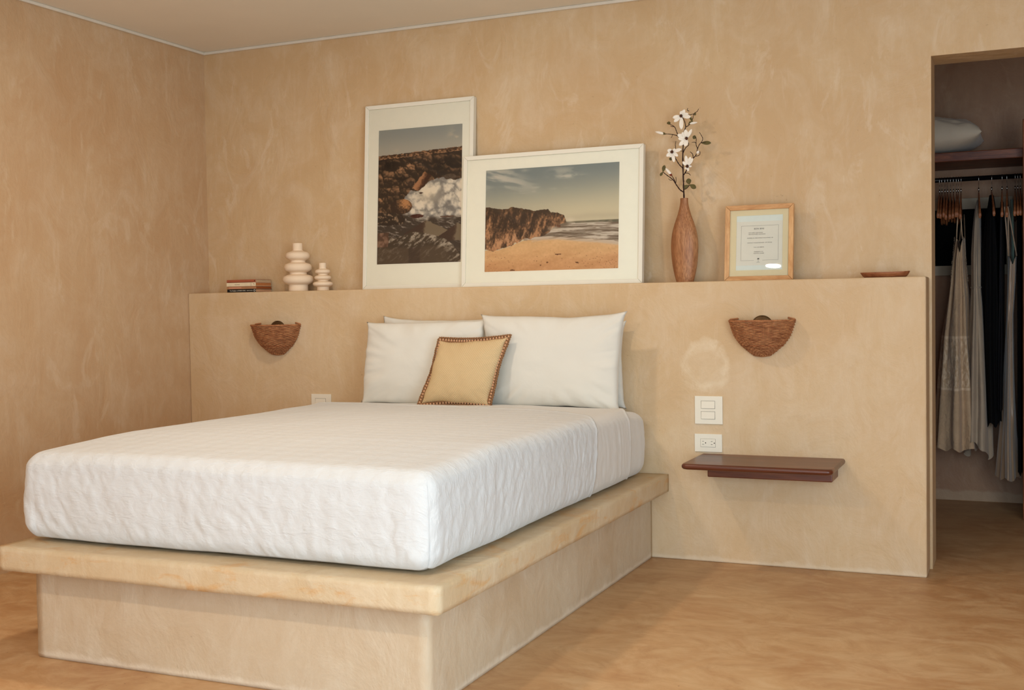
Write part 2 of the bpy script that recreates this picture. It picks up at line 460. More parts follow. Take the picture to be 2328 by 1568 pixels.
# ------------------------------------------------------------------ the room
XL, XR, D, T = -1.2723, 2.1185, 0.1633, 0.1864
XJ = 2.1276; ZD = 1.9545; CB = 1.832; ZL = 1.12
X2 = 3.9; YR = -5.5; XD = 3.02
struct(MB().box(XL-0.2, X2+0.2, YR-1.2, CB+0.2, -0.12, 0).build('floor', M_FLOOR))
struct(MB().box(XL-0.2, X2+0.2, YR-0.2, CB+0.2, ZC, ZC+0.12).build('ceiling', M_CEIL))
struct(MB().box(XL-0.2, XL, YR-0.2, D+T, 0, ZC).build('wall_left', M_WALLL))
wb_ = MB().box(XL, XJ, D, D+T, 0, ZC).box(XJ, XD, D, D+T, ZD, ZC).box(XD, X2, D, D+T, 0, ZC)
# one continuous skin for the wall face: the three blocks share their edges
o = wb_.build('wall_back', M_WALL)
bm = bmesh.new(); bm.from_mesh(o.data); bmesh.ops.remove_doubles(bm, verts=bm.verts, dist=1e-5); bm.to_mesh(o.data); bm.free()
struct(o)
struct(MB().box(XL, XR, 0, D, 0, ZL).build('wall_headboard', M_LOW, bevel=0.006))
struct(MB().box(X2, X2+0.2, YR-0.2, -4.85, 0, ZC).box(X2, X2+0.2, -2.95, CB+0.2, 0, ZC).box(X2, X2+0.2, -4.85, -2.95, 2.08, ZC).build('wall_right', M_WALLL))
struct(MB().box(X2+0.08, X2+0.14, -4.85, -4.79, 0, 2.08).box(X2+0.08, X2+0.14, -3.01, -2.95, 0, 2.08).box(X2+0.08, X2+0.14, -4.79, -3.01, 2.02, 2.08).box(X2+0.08, X2+0.14, -3.93, -3.87, 0, 2.02).build('added_side_door', M_TRIM))  # frame of the unseen opening added for the side light
# rear wall with the glazed opening
struct(MB().box(XL, 0.95, YR-0.2, YR, 0, ZC).box(3.35, X2, YR-0.2, YR, 0, ZC).box(0.95, 3.35, YR-0.2, YR, 2.08, ZC).build('wall_rear', M_WALL))
# closet shell
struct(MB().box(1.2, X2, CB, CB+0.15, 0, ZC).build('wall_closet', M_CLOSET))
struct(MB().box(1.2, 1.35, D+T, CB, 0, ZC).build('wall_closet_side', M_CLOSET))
# white plaster bead in the ceiling joint
def trim(n, x0, x1, y0, y1):
    struct(MB().box(x0, x1, y0, y1, ZC-0.014, ZC).build(n, M_TRIM, bevel=0.004))
trim('trim_1', XL, X2, D-0.012, D)
trim('trim_2', XL, XL+0.012, YR, D-0.012)

# ------------------------------------------------------------------ bed platform
P0, P1, PL, ZS, TH = -0.3447, 1.1337, 2.0228, 0.3457, 0.0713
def rough_block(x0, x1, y0, y1, z0, z1, step, r, amp, seed, skip_y1=True):
    nx = max(2, int((x1-x0)/step)); ny = max(2, int((y1-y0)/step)); nz = max(3, int((z1-z0)/0.012))
    bm = bmesh.new()
    c = np.array([(x0+x1)/2, (y0+y1)/2, (z0+z1)/2]); h = np.array([(x1-x0)/2, (y1-y0)/2, (z1-z0)/2])
    V = []; F = []
    def face(ax, sgn, n1, n2):
        a1, a2 = [(1,2),(2,0),(0,1)][ax]
        b = len(V)
        for i in range(n1+1):
            for j in range(n2+1):
                p = [0,0,0]; p[ax] = sgn; p[a1] = -1+2*i/n1; p[a2] = -1+2*j/n2; V.append(p)
        for i in range(n1):
            for j in range(n2):
                q = (b+i*(n2+1)+j, b+(i+1)*(n2+1)+j, b+(i+1)*(n2+1)+j+1, b+i*(n2+1)+j+1)
                F.append(q if sgn > 0 else q[::-1])
    face(0, 1, ny, nz); face(0, -1, ny, nz); face(1, 1, nz, nx); face(1, -1, nz, nx); face(2, 1, nx, ny); face(2, -1, nx, ny)
    P = np.array(V, float)*h
    inner = np.clip(P, -(h-r), (h-r)); dd = P-inner; L = np.linalg.norm(dd, axis=1, keepdims=True); L[L == 0] = 1
    nrm = dd/L
    P = inner + nrm*r + c
    disp = amp*fbm(P[:,0]*3, P[:,1]*3, P[:,2]*6, seed, 3) + amp*0.35*fbm(P[:,0]*22, P[:,1]*22, P[:,2]*22, seed+9, 2)
    hold = np.clip((y1-P[:,1])/0.02, 0, 1) * np.clip((P[:,2]-0.0)/0.01, 0, 1)
    P = P + nrm*(disp*hold)[:,None]
    me = bpy.data.meshes.new('block'); me.from_pydata([tuple(p) for p in P], [], F); 
    bm.from_mesh(me); bmesh.ops.remove_doubles(bm, verts=bm.verts, dist=1e-6); bm.to_mesh(me); bm.free()
    return me
bed = thing('bed_platform', 'cream plastered masonry bed platform with overhanging slab, under the white mattress', 'bed platform', (0.4, -1.0, 0))
def put(me, name, mat, parent):
    o = link(name, me, parent, mat, True)
    o.matrix_parent_inverse = Matrix.Translation(-Vector(parent.location))
    return o
put(rough_block(P0, P1, -PL, -0.001, ZS-TH, ZS, 0.03, 0.0032, 0.0020, 3), 'slab', M_SLAB, bed)
put(rough_block(P0+0.0753, P1-0.0723, -PL+0.0783, -0.001, 0.0, ZS-TH+0.002, 0.03, 0.005, 0.002, 6), 'plinth', M_PLINTH, bed)

# ------------------------------------------------------------------ mattress and bedding (one surface family)
MX0, MX1, MY0, MY1 = -0.306, 1.054, -1.925, -0.062
MZ0, MZ1 = ZS+0.003, 0.598
def sstep(x, a, b):
    t = np.clip((x-a)/(b-a), 0, 1); return t*t*(3-2*t)
def bedding(offset, keep, amp=1.0, step=0.0085, seed=1, bottom=False, edges=()):
    x0, x1, y0, y1, z0, z1 = MX0-offset, MX1+offset, MY0-offset, MY1+offset, MZ0, MZ1+offset
    h = np.array([(x1-x0)/2, (y1-y0)/2, (z1-z0)/2]); c = np.array([(x0+x1)/2, (y0+y1)/2, (z0+z1)/2])
    nx, ny, nz = [max(4, int(2*v/step)) for v in h]
    V = []; F = []
    def face(ax, sgn, n1, n2):
        a1, a2 = [(1,2),(2,0),(0,1)][ax]
        I, J = np.meshgrid(np.linspace(-1,1,n1+1), np.linspace(-1,1,n2+1), indexing='ij')
        p = np.zeros((I.size, 3)); p[:,ax] = sgn; p[:,a1] = I.ravel(); p[:,a2] = J.ravel()
        b = sum(len(v) for v in V); V.append(p)
        i, j = np.meshgrid(np.arange(n1), np.arange(n2), indexing='ij'); i = i.ravel(); j = j.ravel()
        q = np.stack([b+i*(n2+1)+j, b+(i+1)*(n2+1)+j, b+(i+1)*(n2+1)+j+1, b+i*(n2+1)+j+1], 1)
        F.append(q if sgn > 0 else q[:, ::-1])
    face(0, 1, ny, nz); face(0, -1, ny, nz); face(1, 1, nz, nx); face(1, -1, nz, nx); face(2, 1, nx, ny)
    if bottom: face(2, -1, nx, ny)
    P = np.concatenate(V)*h; F = np.concatenate(F)
    # corner radii: generous at vertical corners, medium at the top, tucked at the bottom
    rz = np.where(P[:,2] > 0, 0.036, 0.045); rxy = 0.048
    top = P[:,2] >= 0
    # first round plan corners
    hin = np.array([h[0]-rxy, h[1]-rxy])
    # the rounded box by superposition: shrink toward the inner box
    r3 = np.stack([np.full(len(P), rxy), np.full(len(P), rxy), rz], 1)
    inner = np.clip(P, -(h-r3), (h-r3)); dd = (P-inner)/r3
    L = np.linalg.norm(dd, axis=1, keepdims=True); L[L == 0] = 1
    # map the cube-like shell to a sphere-like one (inf norm kept so that flat faces stay flat)
    inf = np.max(np.abs(dd), axis=1, keepdims=True); inf = np.where(inf == 0, 1, inf)
    n0 = dd/L
    P2 = inner + n0*inf*r3
    ORIG = P2+c
    for (fn, e0, wd) in edges:
        q0 = P2[:,1]+c[1]
        P2[:,1] += (fn(P2[:,0]+c[0], P2[:,2]+c[2])-e0)*np.exp(-((q0-e0)/wd)**2)
    nrm = n0/r3; nrm /= np.maximum(np.linalg.norm(nrm, axis=1, keepdims=True), 1e-9)
    x, y, z = (P2+c).T
    side = np.clip(1-np.abs(nrm[:,2])*1.3, 0, 1)
    # crown of the mattress: foot edge lower, middle fuller
    dist_foot = y-MY0
    crown = 0.022*np.clip(dist_foot/0.42, 0, 1)**0.7 + 0.006*np.cos((x-0.37)/0.7*PI/2)
    crown = crown - 0.022*np.clip((y+0.25)/0.2, 0, 1)
    wz = np.clip((z-z0)/(z1-z0), 0, 1)
    P3 = P2+c
    P3[:,2] += crown*wz
    # barrel bulge of the sides
    bulge = 0.010*np.sin(PI*np.clip((z-z0)/(z1-z0), 0, 1))
    P3 += nrm*(bulge*side)[:,None]
    # side folds: along the vertical, slanting, stronger low and near the corners
    s = np.where(np.abs(nrm[:,0]) > np.abs(nrm[:,1]), y, x)
    cor = np.exp(-np.minimum(np.abs(x-MX1), np.abs(x-MX0))/0.22)*np.exp(-np.abs(y-MY0)/0.25)
    slant = (z-z0)*(0.9*np.sin(s*2.1+1.3))
    f1 = fbm((s+slant)*20, z*3.2+np.sign(nrm[:,0])*7, y*0.0, seed, 3)
    f2 = 1-np.abs(fbm((s+slant*1.4)*34, z*7, x*0.0, seed+4, 3))*3.2
    f3 = fbm(x*3.4, y*3.4, z*3.4, seed+21, 2)
    warp = 0.05*fbm(x*5, y*5, z*5, seed+61, 3)
    f1 = fbm((s+slant*0.6+warp)*12, z*4+np.sign(nrm[:,0])*7, y*0.0, seed, 4)
    f2 = 1-np.abs(fbm((s+slant*0.8+warp*1.5)*26, z*11, x*0.0, seed+4, 3))*3.4
    patchy = sstep(fbm(x*4, y*4, z*4, seed+63, 2), -0.35, 0.35)
    low = np.clip(1.15-wz, 0, 1)
    d = side*(0.0042*f1*(0.06+1.0*low**1.5+0.9*cor*low) + 0.0020*np.clip(f2, -0.6, 1)*patchy*(0.35+0.65*low+cor) + 0.006*f3 + 0.0016*fbm(x*60, y*60, z*45, seed+77, 2))
    # soft dents of the top
    d += (1-side)*(0.0035*fbm(x*4, y*4, z*0, seed+31, 3))
    d += side*(y > -0.74)*np.clip((y+0.74)/0.04, 0, 1)*0.0016*fbm((s+slant*0.2)*48, z*2.0, None, seed+83, 2)
    # hem scallops at the tuck
    tuck = np.exp(-((z-z0)/0.03)**2)
    d += side*tuck*0.006*fbm(s*18, z*0, None, seed+50, 2)
    P3 += nrm*(d*amp)[:,None]
    for (fn, sg) in ():
        e = fn(P3[:,0], P3[:,2]); q = (e-P3[:,1])*sg
        m_ = np.abs(q) < step*0.5
        P3[:,1] = np.where(m_, e, P3[:,1])
        P3 += nrm*(0.0030*np.exp(-(q/0.010)**2))[:,None]
    P3[:,2] = np.maximum(P3[:,2], ZS+0.002)
    xs_ = np.abs(nrm[:,0]) > np.abs(nrm[:,1]); drop = np.maximum(z1-z, 0)
    UU = P3[:,0]+np.where(xs_, np.sign(nrm[:,0])*drop, 0); VV = P3[:,1]-np.where(xs_, 0, drop)
    for (fn, e0, wd) in edges:
        P3 += nrm*(0.0034*np.exp(-((ORIG[:,1]-e0+0.003)/0.008)**2))[:,None]
    cen = ORIG[F].mean(1)
    k = keep(cen) if keep else np.ones(len(F), bool)
    F = F[k]
    used = np.unique(F); mp = -np.ones(len(P3), int); mp[used] = np.arange(len(used))
    me = bpy.data.meshes.new('bedding'); me.from_pydata(P3[used].tolist(), [], mp[F].tolist())
    ul = me.uv_layers.new(name='cloth'); li = np.zeros(len(me.loops), np.int32); me.loops.foreach_get('vertex_index', li)
    ul.data.foreach_set('uv', np.stack([UU[used][li], VV[used][li]], 1).astype(np.float32).ravel())
    bm = bmesh.new(); bm.from_mesh(me); bmesh.ops.remove_doubles(bm, verts=bm.verts, dist=2e-4)
    bmesh.ops.recalc_face_normals(bm, faces=bm.faces) if bottom else None
    bm.to_mesh(me); bm.free()
    return me
def edge_cov(x, z):
    e = np.interp(x, [-0.36, -0.24, 0.52, 0.90, 1.00, 1.08], [-0.42, -0.36, -0.44, -0.53, -0.60, -0.70])
    return np.where(z < 0.59, e - 0.05*np.clip((0.6-z)/0.2, 0, 1), e)
def edge_sheet(x, z):
    return np.interp(x, [-0.36, -0.24, 0.80, 0.95, 1.02, 1.08], [-0.20, -0.12, -0.13, -0.17, -0.24, -0.34])
matt = link('mattress', bedding(0.0, None, 1.0, 0.011, 1, True), None, M_SHEET, True)
tag(matt, 'thick mattress in a fitted white sheet, showing at the head end beside the wall', 'mattress')
sh = link('bed_sheet', bedding(0.006, lambda c: (c[:,1] < -0.16) & (c[:,1] > -0.85), 1.0, 0.0072, 1, False, [(edge_sheet, -0.16, 0.22)]), None, M_SHEET, True)
tag(sh, 'smooth white top sheet folded back as a band between coverlet and pillows', 'sheet')
cv = link('coverlet', bedding(0.012, lambda c: c[:,1] < -0.48, 1.0, 0.0068, 1, False, [(edge_cov, -0.48, 0.36)]), None, M_COVER, True)
tag(cv, 'white quilted coverlet tucked around the foot and sides of the mattress', 'coverlet')
for o_ in (sh, cv):
    sm = o_.modifiers.new('thickness', 'SOLIDIFY'); sm.thickness = 0.005; sm.offset = 0.0
# ------------------------------------------------------------------ pillows from corner points
def pillow(corners, thick, pinch=0.05, n=56, power=0.42, seed=1, wr=0.015, uvs=False, flat=0.0, ydir=None):
    TL, TR, BR, BL = [np.array(c, float) for c in corners]
    U, Vv = np.meshgrid(np.linspace(-1, 1, n+1), np.linspace(-1, 1, n+1), indexing='ij')
    # denser near the borders
    U = np.sin(U*PI/2)*0.35+U*0.65; Vv = np.sin(Vv*PI/2)*0.35+Vv*0.65
    u = U*(1-pinch*(1-Vv**2)*U**2); v = Vv*(1-pinch*(1-U**2)*Vv**2)
    a = (u+1)/2; b = (v+1)/2
    base = ((1-a)[...,None]*((1-b)[...,None]*BL+b[...,None]*TL) + a[...,None]*((1-b)[...,None]*BR+b[...,None]*TR))
    base = base + 0.009*np.stack([fbm(a*2.2, b*3.1, None, seed+41, 3), 0*a, fbm(a*3.1, b*2.2, None, seed+43, 3)], -1)
    ear = np.clip((np.abs(U)*np.abs(Vv)-0.80)/0.2, 0, 1)**2
    base = base + 0.010*ear[...,None]*np.stack([np.sign(U), 0*U, np.sign(Vv)*0.7], -1)
    ex = (TR+BR-TL-BL); ez = (TL+TR-BL-BR); nr = np.cross(ex, ez); nr /= np.linalg.norm(nr)
    if nr[1] > 0: nr = -nr
    env = np.clip((1-np.abs(U)**2.6), 0, 1)**power*np.clip((1-np.abs(Vv)**2.6), 0, 1)**power
    rad = fbm(U*2.2, Vv*2.2, None, seed, 3)
    # creases running in from the corners
    ang = np.arctan2(Vv, U); cr = fbm(ang*7, np.hypot(U, Vv)*1.2, None, seed+5, 3)*np.clip(np.hypot(U, Vv)-0.55, 0, 1)
    t = thick/2*env*(1+0.10*rad) + wr*cr*env**0.5*2
    front = base + nr*t[...,None]; back = base - nr*(thick/2*env)[...,None]
    verts = []; faces = []; N = n+1
    verts += front.reshape(-1, 3).tolist()
    idf = lambda i, j: i*N+j
    idb = {}
    for i in range(N):
        for j in range(N):
            if i in (0, n) or j in (0, n): idb[(i, j)] = idf(i, j)
            else: idb[(i, j)] = len(verts); verts.append(back[i, j].tolist())
    for i in range(n):
        for j in range(n):
            faces.append((idf(i, j), idf(i+1, j), idf(i+1, j+1), idf(i, j+1)))
            faces.append((idb[(i, j+1)], idb[(i+1, j+1)], idb[(i+1, j)], idb[(i, j)]))
    me = bpy.data.meshes.new('pillow'); me.from_pydata(verts, [], faces)
    bm = bmesh.new(); bm.from_mesh(me); bmesh.ops.recalc_face_normals(bm, faces=bm.faces); bm.to_mesh(me); bm.free()
    if uvs:
        l = me.uv_layers.new(name='UVMap')
        uvd = {}
        for i in range(N):
            for j in range(N):
                uvd[idf(i, j)] = (a[i, j]*0.34, b[i, j]*0.32); uvd[idb[(i, j)]] = (a[i, j]*0.34, b[i, j]*0.32)
        for lp in me.loops: l.data[lp.index].uv = uvd[lp.vertex_index]
    return me
G = 'white bed pillows'
o = link('pillow', pillow([(-0.145,-0.040,0.996),(0.36,-0.040,0.974),(0.36,-0.045,0.62),(-0.27,-0.048,0.62)], 0.070, 0.04, seed=3), None, M_PILLOW, True)
tag(o, 'rear left white pillow, only its top corner peeking over the front left pillow', 'pillow', G)
o = link('pillow', pillow([(0.41,-0.040,0.972),(0.965,-0.040,0.962),(0.968,-0.045,0.618),(0.40,-0.045,0.615)], 0.070, 0.04, seed=8), None, M_PILLOW, True)
tag(o, 'rear right white pillow standing against the wall, nearly hidden by the front right pillow', 'pillow', G)
o = link('pillow', pillow([(-0.172,-0.138,0.972),(0.388,-0.138,0.976),(0.392,-0.168,0.616),(-0.198,-0.168,0.618)], 0.10, 0.015, seed=14), None, M_PILLOW, True)
tag(o, 'front left white pillow, behind the left side of the ochre cushion', 'pillow', G)
o = link('pillow', pillow([(0.384,-0.152,0.992),(1.008,-0.142,1.000),(0.982,-0.174,0.613),(0.380,-0.180,0.617)], 0.105, 0.060, seed=22), None, M_PILLOW, True)
tag(o, 'front right white pillow, the larger one with its right corner raised', 'pillow', G)

cc = [(0.224,-0.238,0.907),(0.549,-0.240,0.917),(0.483,-0.300,0.628),(0.147,-0.300,0.624)]
cush = thing('cushion', 'small ochre woven cushion with a braided brown border, leaning on the white pillows', 'cushion', (0.31, -0.285, 0.62))
def inset(c, k):
    C_ = [np.array(p) for p in c]; m_ = sum(C_)/4
    return [tuple(m_+(p-m_)*k) for p in C_]
o = put(pillow(inset(cc, 0.92), 0.10, 0.05, seed=31, uvs=True, wr=0.004), 'cushion_body', M_JUTE, cush)
# braided rope border: a flat strip with loops, and beads along it
bead = MB(); rope = MB()
C4 = [Vector(p) for p in cc]
loop = []
for k in range(4):
    a, b = C4[k], C4[(k+1) % 4]; a2, b2 = C4[(k+3) % 4], C4[(k+2) % 4]
    mid_in = ((a2+b2)/2-(a+b)/2).normalized()
    nn = 24
    for i in range(nn):
        t_ = i/nn
        p = a.lerp(b, t_) + mid_in*(0.009*math.sin(PI*t_) - 0.0)
        p = p + Vector((0, 0.004*math.sin(PI*3*t_+k), 0))
        loop.append(p)
L = len(loop); cm = sum(loop, Vector())/L
for i in range(L):
    p = loop[i]; q = loop[(i+1) % L]
    inn = (cm-p).normalized()
    cpt = p+inn*0.010
    tdir = (q-p).normalized()
    # bead
    bead.ball(tuple(cpt+Vector((0,-0.005,0))), 0.0050, 0.0044, 0.0054, 8, 6)
ed_out = [p+Vector((0, -0.003+0.002*math.sin(i*1.9), 0)) for i, p in enumerate(loop)]
ed_in = [p+(cm-p).normalized()*0.018+Vector((0,-0.004,0)) for p in loop]
def braid(path, r, amp, turns):
    for ph in (0, PI):
        pts = []
        K = len(path)*4
        for i in range(K):
            f = i/4; a = path[int(f) % len(path)]; b = path[(int(f)+1) % len(path)]
            p = a.lerp(b, f-int(f)); tg = (b-a).normalized(); s_ = tg.cross(Vector((0,1,0))).normalized()
            th = f*turns+ph
            pts.append(p+s_*(amp*math.cos(th))+Vector((0, amp*math.sin(th), 0)))
        rope.tube(pts, r, 5, closed=True)
braid(ed_out, 0.0026, 0.0028, PI*1.3)
braid(ed_in, 0.0024, 0.0022, PI*1.3)
mid = [p+(cm-p).normalized()*0.0105+Vector((0,0.003,0)) for p in loop]
rope.tube(mid, 0.0055, 6, closed=True)
def pbuild(mb, name, mat, parent, smooth=True, bevel=0):
    o = mb.build(name, mat, parent, smooth, bevel)
    o.matrix_parent_inverse = Matrix.Translation(-Vector(parent.location)) if not any(parent.rotation_euler) else Matrix.Identity(4)
    return o
br = pbuild(rope, 'braided_border', M_ROPE, cush)
bd = bead.build('border_beads', M_BEAD, br, True)

# ------------------------------------------------------------------ picture frames
def frame_bars(w_, h_, bw, dp, mat_h, mat_v, parent, lip=0.0):
    # four mitred bars in one mesh; local: x right, z up, y back (front face at y=0)
    x = w_/2; mb = MB()
    O = [(-x, 0), (x, 0), (x, h_), (-x, h_)]; I = [(-x+bw, bw), (x-bw, bw), (x-bw, h_-bw), (-x+bw, h_-bw)]
    mats = []
    g = 0.0004
    for k in range(4):
        a, b = O[k], O[(k+1) % 4]; c, d_ = I[(k+1) % 4], I[k]
        q = [Vector((a[0], 0, a[1])), Vector((b[0], 0, b[1])), Vector((c[0], lip, c[1])), Vector((d_[0], lip, d_[1]))]
        m_ = sum(q, Vector())/4
        q = [p+(m_-p).normalized()*g for p in q]
        vs = q+[Vector((p.x, dp, p.z)) for p in q]
        mb.add(vs, [(0,1,2,3),(7,6,5,4),(0,4,5,1),(1,5,6,2),(2,6,7,3),(3,7,4,0)])
    me = mb.mesh('frame')
    o = link('frame', me, parent, mat_h)
    me.materials.append(mat_v)
    for p in me.polygons:
        if (p.index//6) in (1, 3): p.material_index = 1
    b = o.modifiers.new('bevel', 'BEVEL'); b.width = 0.0012; b.segments = 2; b.limit_method = 'ANGLE'
    return o
def plate_hole(x0, x1, z0, z1, hx0, hx1, hz0, hz1, y, th):
    mb = MB()
    O = [(x0,z0),(x1,z0),(x1,z1),(x0,z1)]; I = [(hx0,hz0),(hx1,hz0),(hx1,hz1),(hx0,hz1)]
    vs = [(a,y,b) for a,b in O]+[(a,y,b) for a,b in I]+[(a,y+th,b) for a,b in O]+[(a,y+th,b) for a,b in I]
    fs = []
    for k in range(4):
        k2 = (k+1) % 4
        fs += [(k, k2, 4+k2, 4+k), (8+k2, 8+k, 12+k, 12+k2), (k2, k, 8+k, 8+k2), (4+k, 4+k2, 12+k2, 12+k)]
    return mb.add(vs, fs)
def print_mesh(colors, x0, x1, z0, z1, y):
    H_, W_, _ = colors.shape   # row 0 at the top
    xs = np.linspace(x0, x1, W_); zs = np.linspace(z1, z0, H_)
    X, Z = np.meshgrid(xs, zs)
    V = np.stack([X.ravel(), np.full(X.size, y), Z.ravel()], 1)
    i, j = np.meshgrid(np.arange(H_-1), np.arange(W_-1), indexing='ij'); i = i.ravel(); j = j.ravel()
    F = np.stack([i*W_+j, (i+1)*W_+j, (i+1)*W_+j+1, i*W_+j+1], 1)
    me = bpy.data.meshes.new('print'); me.from_pydata(V.tolist(), [], F.tolist())
    ca = me.color_attributes.new('print_ink', 'FLOAT_COLOR', 'POINT')
    c4 = np.ones((X.size, 4), np.float32); c = colors.reshape(-1, 3)/255.0
    c4[:, :3] = np.where(c <= 0.04045, c/12.92, ((c+0.055)/1.055)**2.4)
    ca.data.foreach_set('color', c4.ravel())
    return me
def print_mat():
    t = NT('photo_print'); a = t.n.new('ShaderNodeVertexColor'); a.layer_name = 'print_ink'
    return t.fin(a.outputs[0], 0.6, 0.2)
M_PRINT = print_mat()
def lerp3(a, b, t):
    return np.array(a, float)*(1-t[...,None]) + np.array(b, float)*t[...,None]
def sst(x, a, b):
    t = np.clip((x-a)/(b-a), 0, 1); return t*t*(3-2*t)
def worley(x, y, seed):
    xi, yi = np.floor(x), np.floor(y)
    f1 = np.full(x.shape, 9.0); f2 = np.full(x.shape, 9.0); dx = np.zeros(x.shape); dy = np.zeros(x.shape); cid = np.zeros(x.shape)
    for a in (-1, 0, 1):
        for b in (-1, 0, 1):
            cx, cy = xi+a, yi+b; z0 = np.zeros_like(cx)
            px = cx+_hash(cx, cy, z0, seed); py = cy+_hash(cx, cy, z0, seed+5); r = _hash(cx, cy, z0, seed+9)
            d = np.hypot(x-px, y-py); n_ = d < f1
            f2 = np.where(n_, f1, np.minimum(f2, d)); dx = np.where(n_, x-px, dx); dy = np.where(n_, y-py, dy); cid = np.where(n_, r, cid)
            f1 = np.where(n_, d, f1)
    return f1, f2, dx, dy, cid
def mixc(img, m_, c):
    return img+(m_[...,None])*(np.asarray(c, float)-img)
def paint_beach(Wp=330, Hp=244):
    u, v = np.meshgrid(np.linspace(0, 1, Wp), np.linspace(0, 1, Hp))
    N = lambda a, b, s_, o=4: fbm(u*a, v*b, None, s_, o)
    sky = lerp3((124,134,132), (206,194,162), sst(v+0.10*u, 0.05, 0.56))
    wv_ = N(4, 4, 2, 3)
    band = np.exp(-((v-(0.05+0.40*u)+0.03*wv_)/0.075)**2)*(1-sst(u, 0.24, 0.46))
    stre = fbm(u*5+v*6, v*26-u*10, None, 5, 5)
    sky = mixc(sky, np.clip(band*sst(stre, -0.35, 0.35), 0, 1)*0.62, (206,198,180))
    sky = mixc(sky, (1-sst(u, 0.1, 0.35))*(1-sst(v, 0.10, 0.26))*sst(stre, -0.1, 0.5)*0.6, (206,198,180))
    for (cu, cv, ru, rv, k, sd) in ((0.62,0.105,0.10,0.020,0.75,9),(0.58,0.05,0.09,0.035,0.45,10),(0.16,0.06,0.07,0.03,0.6,11),(0.38,0.185,0.03,0.018,0.7,12),(0.34,0.235,0.08,0.012,0.7,13),(0.55,0.225,0.06,0.015,0.4,14),(0.30,0.02,0.03,0.02,0.35,15)):
        m_ = np.exp(-((u-cu)/ru)**2-((v-cv)/rv)**2)*sst(fbm(u*16, v*34, None, sd, 4), -0.35, 0.25)
        sky = mixc(sky, m_*k, (216,206,186))
    sky = mixc(sky, np.exp(-((v-0.495+0.01*N(9, 2, 20))/0.028)**2)*sst(u, 0.56, 0.70)*0.45, (184,170,144))
    img = mixc(sky, np.exp(-((v-0.505)/0.02)**2)*np.exp(-((u-0.5)/0.1)**2)*0.5, (216,200,170))
    hz = 0.535
    sea_b = np.interp(u, [0.35, 0.45, 0.55, 0.7, 0.85, 1.0], [0.715, 0.70, 0.70, 0.725, 0.745, 0.775])
    y = (v-hz)/np.maximum(sea_b-hz, 1e-3)
    wv = fbm(u*7, v*60+u*3+np.sin(u*11)*0.4, None, 21, 5)
    sea = lerp3((118,102,84), (206,192,172), sst(wv+0.20*y-0.02, -0.22, 0.28))
    for (k, wd, st_) in ((0.17, .018, .55), (0.32, .022, .5), (0.47, .022, .45), (0.66, .030, .42), (0.84, .015, .5)):
        jag = 0.03*fbm(u*14, u*0+k*30, None, 23, 3)+0.02*np.sin(u*8+k*20)
        ln = np.exp(-((y-k-jag-0.05*(u-0.5))/wd)**2)*sst(u, st_, st_+0.15)*sst(fbm(u*20, u*0+k*9, None, 29, 3), -0.5, 0.0)
        sea = mixc(sea, ln*0.75, (84,64,48))
        sea = mixc(sea, np.exp(-((y-k-jag-0.06)/0.03)**2)*0.35*sst(u, st_, st_+0.2), (224,210,190))
    sea = mixc(sea, sst(y, 0.80, 0.95)*0.5, (196,168,138))
    sea = np.where((y < 0.11)[...,None], lerp3((98,94,76), (128,118,96), sst(N(30, 90, 31), -0.3, 0.3)), sea)
    img = np.where(((v > hz) & (v < sea_b) & (u > 0.3))[...,None], sea, img)
    n1 = N(5, 16, 31); n2 = N(80, 70, 33, 3); sw = fbm(u*6-v*8, v*24+u*10, None, 35, 4)
    sand = lerp3((218,176,124), (202,150,102), sst(v+0.08*n1, 0.74, 1.0)) + (sw*9)[...,None]+(n2*8)[...,None]
    f1, f2, dx, dy, cid = worley(u*60, v*95, 71)
    den = (np.clip((u-0.55)*2.2, 0, 1)*sst(v, 0.84, 0.92)+np.clip((0.3-u)*2.4, 0, 1)*sst(v, 0.80, 0.9)+0.12)
    spk = (f1 < 0.30*(0.4+cid*1.6)) & (cid < 0.30*den) & (v > 0.80)
    sand = np.where(spk[...,None], np.array((104,62,36)), sand)
    for (cu, cv, ru) in ((0.56,0.845,0.022),(0.70,0.93,0.018),(0.43,0.945,0.007),(0.22,0.985,0.02),(0.48,0.92,0.006),(0.40,0.905,0.004)):
        sand = np.where((((u-cu)/ru)**2+((v-cv)/0.006)**2 < 1+N(60, 60, 43, 2))[...,None], np.array((92,54,32)), sand)
    sb = np.where(u < 0.40, np.interp(u, [0, .10, .14, .20, .25, .30, .40], [.79, .79, .775, .755, .725, .705, .70]), sea_b)
    img = np.where((v >= sb)[...,None], sand, img)
    img = mixc(img, np.exp(-((v-sea_b)/0.010)**2)*(u > 0.36)*0.6, (206,182,152))
    rt = np.interp(u, [0, .05, .12, .18, .2, .3, .37, .44, .48, .5, .56, .60, .605, .62], [.362, .37, .39, .385, .37, .398, .42, .412, .408, .44, .455, .478, .50, .545])+0.007*fbm(u*60, v*0, None, 55, 3)
    rb = np.interp(u, [0, .06, .10, .14, .20, .26, .30, .36, .46, .49, .52, .58, .62], [.785, .79, .79, .765, .745, .715, .695, .69, .655, .635, .58, .56, .545])+0.016*fbm(u*34, v*0, None, 51, 3)
    tx = fbm(u*44+v*9, v*13-u*5, None, 61, 5); tx2 = N(110, 60, 63, 3); big_ = N(9, 7, 65, 3)
    rdg = 1-np.abs(fbm(u*52+v*6, v*15, None, 67, 4))*3
    t_ = tx*1.0+tx2*0.5+0.45*rdg*0.5+0.35*big_+0.5*(v-rt)/np.maximum(rb-rt, .02)-0.28
    t_ = t_+0.35*N(150, 90, 68, 3)
    rock = lerp3((60,44,32), (160,114,78), sst(t_, -0.45, 0.85))
    rock = mixc(rock, sst(t_, 0.35, 0.8)*0.55, (206,150,104))
    rel = (v-rt)/np.maximum(rb-rt, .02)
